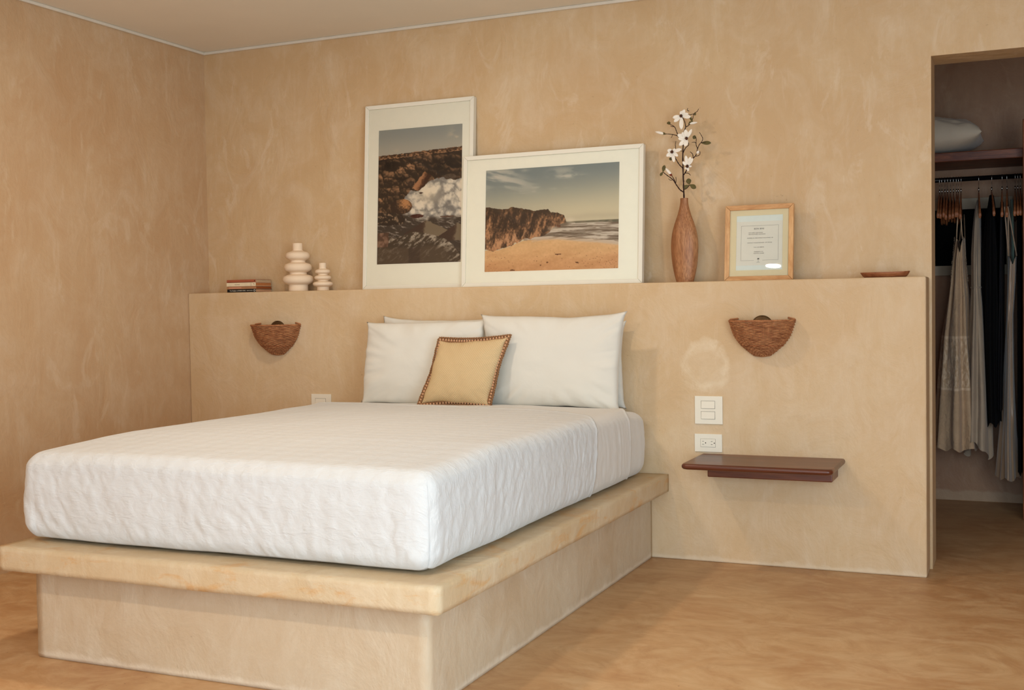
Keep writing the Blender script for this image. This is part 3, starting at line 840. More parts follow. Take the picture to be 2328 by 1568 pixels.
    rock = mixc(rock, np.exp(-((rel-0.86)/0.12)**2)*sst(tx+0.2*tx2, -0.15, 0.25)*np.exp(-((u-0.2)/0.14)**2)*0.75, (212,162,120))
    rock = mixc(rock, (1-sst(rel, 0.03, 0.16))*0.35, (66,50,32))
    img = np.where(((v > rt) & (v < rb) & (u < 0.615))[...,None], rock, img)
    img = mixc(img, np.exp(-((u-0.645)/0.030)**2-((v-0.527)/0.022)**2)*0.75, (222,206,180))
    img = np.where((((u-0.565)/0.02)**2+((v-0.578)/0.018)**2 < 1+N(30, 30, 81, 2))[...,None], np.array((98,62,42)), img)
    img = mixc(img, np.exp(-((u-0.52)/0.04)**2-((v-0.60)/0.02)**2)*0.6, (214,196,170))
    return np.clip(img*0.92+np.array((16.0, 13.0, 9.0)), 0, 255)
def paint_cove(Wp=232, Hp=330):
    u, v = np.meshgrid(np.linspace(0, 1, Wp), np.linspace(0, 1, Hp))
    N = lambda a, b, s_, o=4: fbm(u*a, v*b, None, s_, o)
    wu, wv0 = u+0.03*N(7, 10, 90, 3), v+0.02*N(9, 12, 91, 3)
    sky = lerp3((148,152,146), (178,172,156), sst(v, 0, 0.2))
    sky = mixc(sky, sst(N(7, 16, 3), -0.2, 0.3)*np.exp(-((u-0.92)/0.10)**2)*np.exp(-((v-0.10)/0.055)**2)*0.85, (208,194,168))
    sky = mixc(sky, sst(N(7, 16, 4), -0.2, 0.3)*np.exp(-((u-0.22)/0.06)**2)*np.exp(-((v-0.155)/0.02)**2)*0.4, (204,188,162))
    img = sky
    # rocks: cells at two scales, lit from the upper right
    def rocks(sx, sy, sd):
        f1, f2, dx, dy, cid = worley(wu*sx, wv0*sy, sd)
        lit = sst(-dy*0.9+dx*0.35+0.25*(cid-0.5), -0.25, 0.55); gap = sst(f2-f1, 0.0, 0.18)
        return lit*gap, cid
    a1, c1 = rocks(7, 11, 7); a2, c2 = rocks(16, 26, 8); fine = N(60, 90, 9, 3)
    t_ = 0.5*a1+0.4*a2+0.28*fine
    rock = lerp3((50,38,28), (158,116,82), sst(t_, 0.02, 0.95))
    warm = np.exp(-((u-0.33)/0.15)**2-((v-0.285)/0.05)**2)+0.8*np.exp(-((u-0.08)/0.13)**2-((v-0.355)/0.03)**2)+0.8*np.exp(-((u-0.04)/0.07)**2-((v-0.52)/0.06)**2)+0.7*np.exp(-((u-0.26)/0.1)**2-((v-0.43)/0.04)**2)+0.5*np.exp(-((u-0.8)/0.12)**2-((v-0.30)/0.03)**2)
    rock = mixc(rock, np.clip(warm, 0, 1)*sst(t_+0.25*N(22, 30, 12), 0.18, 0.75)*0.9, (196,144,102))
    dk = np.exp(-((u-0.12)/0.13)**2-((v-0.265)/0.045)**2)+0.75*np.exp(-((u-0.80)/0.22)**2-((v-0.285)/0.07)**2)+0.6*np.exp(-((u-0.28)/0.1)**2-((v-0.375)/0.02)**2)
    rock = rock*(1-0.55*np.clip(dk, 0, 1))[...,None]
    top = np.interp(u, [0, .3, .5, .8, 1], [.192, .186, .178, .170, .165])+0.004*fbm(u*70, v*0, None, 13, 3)
    strip = sst(v, 0.0, 0.0+1e-6)*((v-top) < 0.032)
    rock = np.where(((v-top) < 0.030)[...,None], lerp3((62,42,28), (166,122,86), sst(N(50, 160, 15, 3)+0.3*(v-top)/0.03, -0.1, 0.5)), rock)
    img = np.where((v > top)[...,None], rock, img)
    # leaning lit slab
    ax_, ay_ = (u-0.53), (v-0.405)*1.6; sl = ax_*0.6-ay_*0.8; sp = ax_*0.8+ay_*0.6
    m_ = (np.abs(sl) < 0.115+0.02*N(20, 20, 92, 2)) & (np.abs(sp) < 0.050+0.012*N(24, 24, 93, 2))
    img = np.where(m_[...,None], lerp3((62,36,24), (178,124,84), sst(-sp-0.2*sl+0.02*fine, -0.03, 0.035)), img)
    # surf
    wt = np.interp(u, [0, .25, .33, .40, .46, .55, .62, .72, .80, .90, 1], [.68, .66, .50, .465, .475, .44, .40, .385, .375, .40, .395])+0.016*N(20, 4, 17, 4)
    wm = v > wt
    f1, f2, dx, dy, cid = worley(u*9+0.4*N(9, 12, 94), v*15+0.4*N(9, 12, 95), 19)
    puff = sst(1-f1*1.1-dy*0.35, 0.0, 1.0); fo = N(7, 11, 19, 5); fo2 = N(26, 36, 29, 4)
    foam = lerp3((126,122,116), (234,222,200), sst(0.55*puff+0.55*fo+0.45*fo2+0.15, 0.0, 0.85))
    foam = mixc(foam, np.exp(-((u-0.60)/0.16)**2-((v-0.50)/0.07)**2)*0.5, (232,216,186))
    st = fbm(u*11+v*20, v*70-u*16, None, 23, 4); st2 = 1-np.abs(fbm(u*14+v*14, v*60-u*10, None, 24, 3))*4
    dark = lerp3((62,52,44), (168,156,140), sst(0.8*st+0.35*st2+0.1*fo, 0.0, 0.85))
    fm = sst(v+0.02*N(12, 30, 96)-0.05*sst(u, 0.3, 0.5), 0.64, 0.60)
    water = foam*fm[...,None]+dark*(1-fm)[...,None]
    img = np.where(wm[...,None], water, img)
    # round boulder and shore rocks
    bo = ((u-0.285)/0.135)**2+((v-0.578)/0.058)**2+0.25*N(9, 12, 97, 2)
    img = np.where((bo < 1)[...,None], lerp3((192,136,86), (54,38,28), sst(np.hypot(u-0.34, (v-0.548)*1.5)+0.05*fine, 0.02, 0.13)), img)
    ls = ((u-0.12)/0.21)**2+((v-0.665)/0.052)**2+0.5*N(7, 10, 98, 3)
    img = np.where((ls < 1)[...,None], lerp3((46,36,28), (150,122,94), sst(0.6*a2+0.5*fine-(v-0.66)*4, 0.1, 0.7)), img)
    for (cx, cy, rx, ry, col) in ((0.48, 0.652, 0.07, 0.014, (70,36,28)), (0.84, 0.665, 0.09, 0.005, (92,66,52)), (0.86, 0.378, 0.07, 0.020, (82,66,52)), (0.52, 0.484, 0.025, 0.006, (70,50,38)), (0.40, 0.41, 0.04, 0.02, (60,44,34))):
        img = np.where((((u-cx)/rx)**2+((v-cy)/ry)**2+0.6*N(30, 40, 99, 2) < 1)[...,None], np.array(col, float)+fine[...,None]*20, img)
    # foreground pyramids of rock and a sheet of running water
    for (pu, pv, l, r, lo) in ((0.585, 0.685, 0.35, 0.30, 0.84), (0.95, 0.715, 0.42, 0.3, 0.84)):
        ridge = np.where(u < pu, pv+(pu-u)*l, pv+(u-pu)*r)+0.004*N(30, 30, 37, 2)
        mk = (v > ridge) & (v < lo) & (np.abs(u-pu) < 0.26)
        face_ = lerp3((66,48,38), (122,106,84), sst(u-pu+0.25*(v-pv)+0.02*fine, -0.03, 0.01))
        img = np.where(mk[...,None], face_, img)
    rid = np.interp(u, [0, .10, .20, .32, .42, .55, .70, .82, .90, 1], [.76, .775, .81, .79, .765, .775, .80, .83, .87, .96])
    mk = v > rid
    tex = fbm(u*12-v*10, v*56+u*26, None, 43, 4)
    fg = lerp3((66,54,42), (176,162,142), sst(tex+0.35*N(60, 110, 47, 3)-1.5*(v-rid)+0.12, -0.1, 0.65))
    img = np.where(mk[...,None], fg, img)
    lr = (u < 0.15+0.05*N(6, 14, 44)) & (v > 0.765) & (v < 0.87)
    img = np.where(lr[...,None], lerp3((86,60,46), (142,108,86), sst(N(20, 30, 45), -0.3, 0.4)), img)
    bot = sst(v+0.03*N(5, 5, 46, 3), 0.855, 0.885)*(1-sst(u, 0.80, 0.90)*0.7)
    img = mixc(img, bot*0.75, (86,70,54))
    img = mixc(img, bot*sst(np.abs(u-0.45), 0.075, 0.06)*0.5, (52,38,32))
    return np.clip(img*0.92+np.array((16.0, 13.0, 9.0)), 0, 255)

def picture(name, label, cat, x, y0, w_, h_, tilt, bw, dp, pr, painter, group=None):
    t = thing(name, label, cat, (x, y0, ZL), group, (-tilt, 0, 0))
    frame_bars(w_, h_, bw, dp, M_FRAME, M_FRAME, t)
    px0, px1, pz0, pz1 = pr
    plate_hole(-w_/2+bw-0.002, w_/2-bw+0.002, bw-0.002, h_-bw+0.002, px0, px1, pz0, pz1, 0.0075, 0.0015).build('mat_board', M_MAT, t)
    link('photo_print', print_mesh(painter(), px0-0.002, px1+0.002, pz0-0.002, pz1+0.002, 0.0095), t, M_PRINT)
    MB().box(-w_/2+bw-0.002, w_/2-bw+0.002, 0.012, 0.016, bw-0.002, h_-bw+0.002).build('backing_board', M_MAT, t)
    MB().add([(-w_/2+bw, 0.005, bw), (w_/2-bw, 0.005, bw), (w_/2-bw, 0.005, h_-bw), (-w_/2+bw, 0.005, h_-bw)], [(0,1,2,3)]).build('glass', M_GLASS, t)
    return t
picture('picture_frame', 'tall white framed print of surf breaking in a rocky cove, leaning on the ledge', 'picture frame',
        -0.0555, 0.076, 0.556, 0.848, 0.068, 0.018, 0.028, (-0.208, 0.220, 0.115, 0.731), paint_cove, 'white framed seaside prints')
picture('picture_frame', 'wide white framed print of a sandy beach below a headland, overlapping the tall frame', 'picture frame',
        0.6035, 0.041, 0.826, 0.577, 0.077, 0.018, 0.028, (-0.305, 0.307, 0.065, 0.509), paint_beach, 'white framed seaside prints')

# certificate-like welcome card
cert = thing('picture_frame', 'small honey wood frame holding the printed welcome card, on the ledge right of the vase', 'picture frame', (1.489, 0.053, ZL), None, (-0.12, 0, 0))
frame_bars(0.270, 0.303, 0.0185, 0.020, M_OAK, M_OAKV, cert, lip=0.003)
plate_hole(-0.117, 0.117, 0.017, 0.286, -0.091, 0.092, 0.043, 0.262, 0.0100, 0.001).build('mat_board', M_CREAMMAT, cert)
MB().box(-0.118, 0.118, 0.0125, 0.0165, 0.016, 0.287).build('backing_board', M_CREAMMAT, cert)
card = MB().box(-0.092, 0.093, 0.0112, 0.0122, 0.042, 0.263).build('card', M_PALEPAPER, cert)
MB().box(-0.0905, 0.0915, 0.0107, 0.0111, 0.062, 0.238).build('card_centre', M_PAPER, card)
lb = MB(); bx0, bx1, bz0, bz1 = -0.072, 0.076, 0.0815, 0.221; y_ = 0.0104; lw = 0.0006
for (a, b, c, d_) in ((bx0, bx1, bz1-lw, bz1), (bx0, -0.020, bz0, bz0+lw), (0.014, bx1, bz0, bz0+lw), (bx0, bx0+lw, bz0, bz1), (bx1-lw, bx1, bz0, bz1)):
    lb.box(a, b, y_, y_+0.0002, c, d_)
lb.build('border_line', M_INK, card)
def text(body, size, x, y, z, parent, mat, name='lettering', align='CENTER', ext=0.0001, space=1.0, rotx=PI/2):
    cu = bpy.data.curves.new('txt', 'FONT'); cu.body = body; cu.size = size; cu.align_x = align; cu.extrude = ext
    cu.space_character = space
    to = bpy.data.objects.new('txt', cu); COL.objects.link(to)
    bpy.context.view_layer.update()
    dg = bpy.context.evaluated_depsgraph_get()
    me = bpy.data.meshes.new_from_object(to.evaluated_get(dg))
    bpy.data.objects.remove(to)
    me.transform(Matrix.Translation((x, y, z)) @ Matrix.Rotation(rotx, 4, 'X'))
    return link(name, me, parent, mat)
cx_ = -0.001
for (s_, body, z, x, al) in ((0.0085, 'BON BINI', 0.2055, cx_, 'CENTER'),
        (0.0050, 'WIFI NAME: CASA PALMA', 0.1905, -0.043, 'LEFT'), (0.0050, 'WIFI PASSWORD: PALMAWIFI1', 0.1845, -0.043, 'LEFT'),
        (0.0050, 'ADDRESS: J.G. EMANSTRAAT BOULEVARD 108', 0.1695, 0.003, 'CENTER'),
        (0.0050, 'CONTACT HOUSE MANAGER +297 5943356', 0.1505, 0.002, 'CENTER'),
        (0.0050, 'TAXI +297 5880035', 0.1325, cx_, 'CENTER'),
        (0.0050, 'EMERGENCY 911', 0.1145, cx_, 'CENTER'), (0.0050, 'HOSPITAL 5274000', 0.108, cx_, 'CENTER')):
    text(body, s_, x, y_+0.0001, z, card, M_INKD if s_ > 0.006 else M_INK, space=1.12 if s_ > 0.006 else 1.0, align=al)
palm = MB()
palm.box(-0.0026, -0.0018, y_, y_+0.0003, 0.0745, 0.087)
for k in range(7):
    a = math.radians(-20+k*37); pts = []
    tip = (-0.0022+0.0062*math.cos(a), 0.088+0.0052*math.sin(a)-0.001)
    w1 = 0.0012
    palm.add([(-0.0022-w1*math.sin(a), y_, 0.0875+w1*math.cos(a)), (-0.0022+w1*math.sin(a), y_, 0.0875-w1*math.cos(a)), (tip[0], y_, tip[1])], [(0,1,2)])
palm.box(-0.009, 0.004, y_, y_+0.0003, 0.0735, 0.0742)
palm.build('palm_emblem', M_INKD, card)
MB().add([(-0.117, 0.006, 0.0185), (0.117, 0.006, 0.0185), (0.117, 0.006, 0.2845), (-0.117, 0.006, 0.2845)], [(0,1,2,3)]).build('glass', M_GLASS, cert)
MB().add([(0.06,0.0205,0.01),(0.085,0.0205,0.01),(0.085,0.060,0.0002),(0.06,0.060,0.0002),(0.066,0.0205,0.19),(0.079,0.0205,0.19)],
         [(0,1,5,4),(3,2,1,0),(0,4,3),(1,2,5),(4,5,2,3)]).build('easel_back', M_DARKWOOD, cert)

# ------------------------------------------------------------------ books
def book(z, h_, x0, x1, y0, y1, cover, pages, label, rz=0.0, spine_txt=None, deco=None):
    t = thing('book', label, 'book', ((x0+x1)/2, (y0+y1)/2, z), 'books stacked on the ledge', (0, 0, rz))
    hx = (x1-x0)/2; hy = (y1-y0)/2; c = 0.0012
    mb = MB().box(-hx, hx, -hy, hy, 0, c).box(-hx, hx, -hy, hy, h_-c, h_).box(-hx, hx, -hy, -hy+c, c, h_-c)
    mb.build('cover', cover, t, bevel=0.0003)
    MB().box(-hx+0.002, hx-0.0025, -hy+c, hy-0.003, c, h_-c).build('pages', pages, t)
    if spine_txt:
        for (s_, size, x, mt) in spine_txt:
            text(s_, size, x, -hy-0.0002, h_/2-size*0.32, t, mt)
    if deco: deco(t, hx, hy, h_)
    return t
def cmat(n, c, r=0.5): return plain(n, c, r, 0.3, var=0.12, scale=40)
PG = plain('book_pages', srgb(206, 176, 136), 0.9, 0.1, var=0.2, scale=200)
PGD = plain('orange_brown_page_edges', srgb(186, 120, 72), 0.9, 0.1, var=0.12, scale=120)
PGR = plain('rust_page_edges', srgb(158, 86, 44), 0.9, 0.1, var=0.12, scale=120)
PGB = plain('pinkish_page_edges', srgb(204, 156, 118), 0.9, 0.1, var=0.12, scale=160)
M_TXTW = plain('cream_print', srgb(226, 216, 196), 0.8, 0.1, var=0.03)
M_BKBLACK = cmat('black_book_cover', srgb(20, 17, 17)); M_BKTAN = cmat('tan_book_cover', srgb(172, 122, 84))
M_BKWHITE = cmat('cream_book_cover', srgb(236, 216, 180)); M_BKRED = cmat('rust_red_book_cover', srgb(170, 92, 62))
def black_deco(t, hx, hy, h_):
    pts = [(hx-0.0075+0.0042*math.cos(a), -hy-0.0004, h_/2+0.0042*math.sin(a)) for a in np.linspace(0, 2*PI, 17)[:-1]]
    MB().tube(pts, 0.0009, 5, closed=True).build('emblem', M_TXTW, t)
def white_deco(t, hx, hy, h_):
    MB().box(hx-0.0275, hx-0.0268, -hy-0.0004, -hy, 0.0008, h_-0.0008).build('spine_rule', M_INK, t)
    MB().add([(hx-0.018,-hy-0.0003,h_*0.72),(hx-0.008,-hy-0.0003,h_*0.62),(hx-0.006,-hy-0.0003,h_*0.35),(hx-0.012,-hy-0.0003,h_*0.55)], [(0,1,2,3)]).build('emblem', M_INK, t)
def tan_deco(t, hx, hy, h_):
    MB().box(-hx+0.012, 0.0, -hy-0.0003, -hy, h_*0.25, h_*0.72).build('spine_panel', cmat('rose_label', srgb(204, 142, 112)), t)
def red_deco(t, hx, hy, h_):
    MB().box(-hx+0.002, hx-0.002, -hy-0.0003, -hy, 0.0008, 0.0028).build('spine_band', cmat('dark_rust', srgb(122, 56, 32)), t)
    MB().ball((hx-0.006, -hy-0.0002, h_*0.58), 0.0026, 0.0005, 0.0026).build('emblem', M_INKD, t)
z = ZL+0.0005
book(z, 0.0145, -1.0515, -0.8855, 0.018, 0.148, M_BKBLACK, PGB, 'black book with white spine lettering, lowest of the stack', 0.0,
     [('The Problem of EVERY-ONE', 0.0078, -0.022, M_TXTW), ('ESSAYS ON LIFE', 0.0050, 0.048, M_TXTW)], black_deco)
z += 0.0149
book(z, 0.0130, -1.0535, -0.885, 0.019, 0.149, M_BKTAN, PGR, 'tan and rose paperback with rusty page edges, between the black and the cream book', 0.01, None, tan_deco)
z += 0.0134
book(z, 0.0175, -1.0545, -0.884, 0.018, 0.144, M_BKWHITE, PGD, 'cream spined book, second from the top of the stack', -0.01,
     [('Small Islands', 0.0058, -0.022, M_INK)], white_deco)
z += 0.0179
book(z, 0.0135, -1.0545, -0.888, 0.020, 0.150, M_BKRED, PG, 'rust red book with curled beige pages, topmost of the stack', 0.012,
     None, red_deco)

# ------------------------------------------------------------------ ceramic vases
def smooth_prof(pts, sub=6):
    out = []
    for i in range(len(pts)-1):
        p0 = pts[max(i-1, 0)]; p1 = pts[i]; p2 = pts[i+1]; p3 = pts[min(i+2, len(pts)-1)]
        for k in range(sub):
            t = k/sub
            out.append(tuple(0.5*((2*p1[d])+(-p0[d]+p2[d])*t+(2*p0[d]-5*p1[d]+4*p2[d]-p3[d])*t*t+(-p0[d]+3*p1[d]-3*p2[d]+p3[d])*t**3) for d in (0, 1)))
    out.append(pts[-1]); return out
def bubble(rs, s_):
    # list of (kind, z, r): bulges are rounded, necks and collars straight
    return smooth_prof(rs, 5)
big = [(0.044, 0.0), (0.0455, 0.002), (0.0455, 0.024), (0.047, 0.030), (0.066, 0.040), (0.0725, 0.055), (0.066, 0.070), (0.047, 0.0775), (0.0405, 0.079), (0.041, 0.085), (0.0395, 0.088), (0.045, 0.0905), (0.0600, 0.098), (0.0650, 0.112), (0.0590, 0.126), (0.042, 0.1335), (0.0355, 0.135), (0.036, 0.141), (0.035, 0.144), (0.039, 0.1465), (0.0530, 0.155), (0.0570, 0.168), (0.050, 0.181), (0.030, 0.1885), (0.0245, 0.192), (0.0235, 0.198), (0.0235, 0.2235), (0.0215, 0.2245), (0.0205, 0.2235), (0.0205, 0.20)]
sc_ = 0.57
small = [(0.0275, 0.0), (0.0285, 0.001), (0.0285, 0.0145), (0.030, 0.018), (0.0430, 0.0235), (0.0470, 0.031), (0.0430, 0.0385), (0.029, 0.043), (0.0250, 0.0440), (0.0252, 0.0475), (0.0275, 0.0500), (0.0370, 0.0545), (0.0400, 0.0605), (0.0360, 0.0675), (0.0255, 0.0715), (0.0225, 0.0725), (0.0227, 0.0765), (0.0250, 0.0790), (0.0335, 0.0835), (0.0355, 0.0890), (0.0320, 0.0960), (0.0200, 0.1010), (0.0172, 0.1035), (0.0170, 0.108), (0.0170, 0.1275), (0.0155, 0.1282), (0.0145, 0.1275), (0.0145, 0.112)]
o = MB().lathe(smooth_prof(big, 4), 56).build('ceramic_vase', M_CERAMIC, None, True); o.location = (-0.6865, 0.08, ZL+0.0004)
tag(o, 'larger cream ceramic vase of stacked round bulges, nearest the books', 'vase', 'cream bubble vases')
o = MB().lathe(smooth_prof(small, 4), 48).build('ceramic_vase', M_CERAMIC, None, True); o.location = (-0.5525, 0.085, ZL+0.0004)
tag(o, 'smaller cream ceramic vase of stacked round bulges, right of its larger twin', 'vase', 'cream bubble vases')

# ------------------------------------------------------------------ wooden vase and magnolia
vp = [(0.033, 0.0), (0.0350, 0.001), (0.0430, 0.030), (0.0515, 0.075), (0.0558, 0.125), (0.0555, 0.165), (0.0500, 0.205), (0.0400, 0.240), (0.0285, 0.272), (0.0200, 0.302), (0.0162, 0.325), (0.0160, 0.339), (0.0150, 0.3400), (0.0120, 0.3395), (0.0110, 0.325)]
def vase_mat():
    t = NT('turned_mango_wood')
    v = t.mp((14, 14, 1.6)); g = t.noise(v, 2.0, 6, 0.6, 0.8); f = t.noise(t.mp((60, 60, 4.0)), 7, 4, 0.6)
    c = t.ramp(g, [(0.30, srgb(136, 86, 50)), (0.52, srgb(174, 120, 78)), (0.72, srgb(192, 144, 100))])
    c = t.mix(t.math('MULTIPLY', t.ramp(f, [(0.4, WHT), (0.56, BLK)]), 0.6), c, srgb(112, 68, 40))
    t.bump(f, 0.12, 0.003)
    return t.fin(c, 0.45, 0.35)
o = MB().lathe(smooth_prof(vp, 4), 56, sy=0.62).build('wooden_vase', vase_mat(), None, True); o.location = (1.1868, 0.08, ZL+0.0004)
tag(o, 'tall slender carved wooden vase holding the magnolia branch', 'vase')
mag = thing('magnolia_branch', 'artificial magnolia branch with ivory flowers standing in the wooden vase', 'artificial flower', (1.1868, 0.08, ZL+0.30))
S = 0.000503
def fp(cx, cy, dy=0.0): return Vector(((cx-297)*S, dy, (1497-cy)*S-0.30))
def path(pts, sub=5):
    P = [Vector(p) for p in pts]; out = []
    for i in range(len(P)-1):
        p0, p1, p2, p3 = P[max(i-1, 0)], P[i], P[i+1], P[min(i+2, len(P)-1)]
        for k in range(sub):
            t = k/sub
            out.append(0.5*((2*p1)+(p2-p0)*t+(2*p0-5*p1+4*p2-p3)*t*t+(3*p1-p0-3*p2+p3)*t**3))
    out.append(P[-1]); return out
stem = MB()
def twig(pts, r0, r1):
    pp = path([fp(*p) for p in pts]); n_ = len(pp)
    stem.tube(pp, [1.3*(r0+(r1-r0)*i/(n_-1))*(1+0.18*math.sin(i*2.3)) for i in range(n_)], 6)
twig([(297, 950), (296, 825), (293, 700), (290, 560), (291, 440), (300, 320), (303, 280)], 0.0026, 0.0016)
twig([(293, 770), (262, 748), (228, 700), (205, 665), (158, 628), (122, 598)], 0.0020, 0.0011)
twig([(225, 690), (214, 662), (196, 632)], 0.0014, 0.0010)
twig([(228, 700), (232, 668), (230, 645)], 0.0012, 0.0008)
twig([(205, 665), (185, 668), (168, 655)], 0.0011, 0.0007)
twig([(290, 580), (262, 545, -.01), (238, 500, -.015), (224, 460, -.02)], 0.0017, 0.0011)
twig([(283, 365), (250, 318), (200, 300), (148, 292)], 0.0015, 0.0009)
twig([(260, 335), (240, 280), (222, 240), (180, 215)], 0.0014, 0.0009)
twig([(222, 240), (198, 236), (190, 230)], 0.0010, 0.0007)
twig([(205, 302), (200, 322), (192, 326)], 0.0009, 0.0006)
twig([(303, 280), (316, 248), (306, 200), (290, 170)], 0.0014, 0.0010)
twig([(316, 250), (345, 235), (372, 195), (385, 150), (412, 132), (424, 112)], 0.0013, 0.0008)
twig([(385, 150), (350, 155), (330, 150)], 0.0010, 0.0007)
twig([(345, 125), (330, 115), (335, 100)], 0.0011, 0.0008)
twig([(293, 455), (318, 420, -.01), (345, 395, -.01), (336, 360, -.02)], 0.0014, 0.0009)
twig([(296, 632), (325, 600, -.01), (350, 560, -.01), (375, 505), (398, 480), (412, 430), (440, 385), (500, 388)], 0.0018, 0.0010)
twig([(412, 430), (400, 395), (402, 350), (392, 335)], 0.0012, 0.0008)
twig([(402, 385), (385, 376), (365, 378)], 0.0010, 0.0007)
twig([(440, 385), (455, 355), (440, 320), (428, 300)], 0.0011, 0.0008)
twig([(375, 505), (370, 470), (350, 450)], 0.0013, 0.0009)
twig([(398, 490), (425, 482), (432, 460), (420, 448)], 0.0011, 0.0008)
twig([(310, 618), (335, 622), (352, 640)], 0.0012, 0.0008)
twig([(295, 750), (318, 742), (338, 722), (345, 715)], 0.0014, 0.0009)
twig([(292, 690), (302, 680)], 0.0010, 0.0007)
twig([(284, 440), (270, 438)], 0.0009, 0.0006)
twig([(222, 445), (230, 410), (228, 385), (234, 358)], 0.0012, 0.0008)
twig([(208, 500, -.01), (212, 520)], 0.0010, 0.0007)
stem.build('stem', M_BARK, mag, True)
def petal(mb, c, direction, length, width, cup=0.3, nrm=Vector((0,-1,0)), nu=7, nv=4):
    d = direction.normalized(); s_ = d.cross(nrm).normalized(); n_ = s_.cross(d).normalized()
    if n_.dot(nrm) < 0: n_ = -n_
    vs = []; fs = []
    for i in range(nu+1):
        t = i/nu; wd = width*(math.sin(PI*min(1, t*0.93+0.04))**0.75)*(0.55+0.6*t)*0.62
        for j in range(nv+1):
            q = -1+2*j/nv
            vs.append(c+d*(length*t)+s_*(wd*q)+n_*(cup*length*(t**1.6)*0.5+cup*wd*q*q))
    for i in range(nu):
        for j in range(nv):
            a = i*(nv+1)+j; fs.append((a, a+1, a+nv+2, a+nv+1))
    mb.add(vs, fs)
def flower(cx, cy, dy, petals, face=Vector((0,-1,0))):
    c = fp(cx, cy, dy); mb = MB()
    for (tx, ty, wd) in petals:
        tp = fp(tx, ty, dy); dd = tp-c
        petal(mb, c, dd, dd.length*1.03, wd, 0.35)
    f = mb.build('flower', M_PETAL, mag, True)
    sm = f.modifiers.new('s', 'SOLIDIFY'); sm.thickness = 0.0006
    k = MB().ball(tuple(c+Vector((0,-0.004,0))), 0.0058, 0.006, 0.0068, 10, 7)
    rnd = random.Random(int(cx))
    for _ in range(16):
        a = rnd.uniform(0, 2*PI); e = rnd.uniform(0.2, 1)
        k.tube([c+Vector((0,-0.004,0)), c+Vector((0.0085*math.cos(a)*e, -0.009-0.003*(1-e), 0.0085*math.sin(a)*e))], 0.0006, 4)
    k.build('flower_centre', M_STAMEN, f, True)
flower(288, 163, -0.012, [(222, 172, .014), (232, 205, .014), (292, 268, .016), (365, 178, .015), (345, 150, .013), (318, 118, .014), (290, 125, .012)])
flower(335, 348, -0.020, [(265, 315, .016), (270, 345, .015), (278, 400, .016), (325, 408, .018), (378, 282, .012), (328, 280, .016), (300, 300, .014)])
flower(214, 447, -0.020, [(178, 430, .013), (190, 424, .010), (240, 425, .010), (290, 432, .013), (262, 484, .012), (170, 480, .014), (200, 488, .014), (232, 528, .013)])
flower(338, 570, -0.018, [(302, 532, .011), (328, 488, .013), (366, 500, .013), (384, 512, .012), (372, 572, .007), (345, 608, .009), (318, 590, .008)])
def bud(cx0, cy0, cx1, cy1, wd, mat=M_PETAL, dy=0.0):
    a, b = fp(cx0, cy0, dy), fp(cx1, cy1, dy); pp = [a.lerp(b, i/8) for i in range(9)]
    return MB().tube(pp, [max(0.0006, wd*math.sin(PI*(0.08+0.88*i/8))**0.8) for i in range(9)], 9).build('bud', mat, mag, True)
b1 = bud(140, 292, 62, 268, 0.0062); MB().tube([fp(150, 295), fp(136, 290), fp(120, 278)], [0.0012, 0.0052, 0.0012], 8).build('sepal', M_LEAF, b1, True)
b2 = bud(196, 630, 144, 568, 0.0066); MB().tube([fp(200, 634), fp(188, 624), fp(172, 612)], [0.0012, 0.0060, 0.0015], 8).build('sepal', plain('red_brown_sepal', srgb(130, 56, 36), 0.7, 0.2, var=0.2), b2, True)
b3 = bud(345, 225, 412, 220, 0.0052); MB().tube([fp(338, 232), fp(352, 216), fp(378, 206)], [0.0012, 0.0052, 0.0012], 8).build('sepal', M_LEAF, b3, True)
b4 = bud(405, 470, 424, 446, 0.0062)
b5 = bud(190, 208, 160, 206, 0.0062, M_LEAF)
def leaf(cx0, cy0, cx1, cy1, wd, dy=0.0):
    a, b = fp(cx0, cy0, dy), fp(cx1, cy1, dy); mb = MB(); petal(mb, a, b-a, (b-a).length, wd, 0.15)
    o = mb.build('leaf', M_LEAF, mag, True); sm = o.modifiers.new('s', 'SOLIDIFY'); sm.thickness = 0.0008
leaf(340, 712, 334, 664, .020); leaf(345, 714, 396, 744, .017); leaf(338, 718, 288, 738, .014)
leaf(122, 598, 138, 545, .014); leaf(122, 598, 100, 628, .010); leaf(440, 385, 522, 392, .014); leaf(402, 345, 374, 330, .014); leaf(210, 500, 176, 494, .012)
leaf(385, 150, 402, 156, .010); leaf(342, 152, 372, 210, .008)

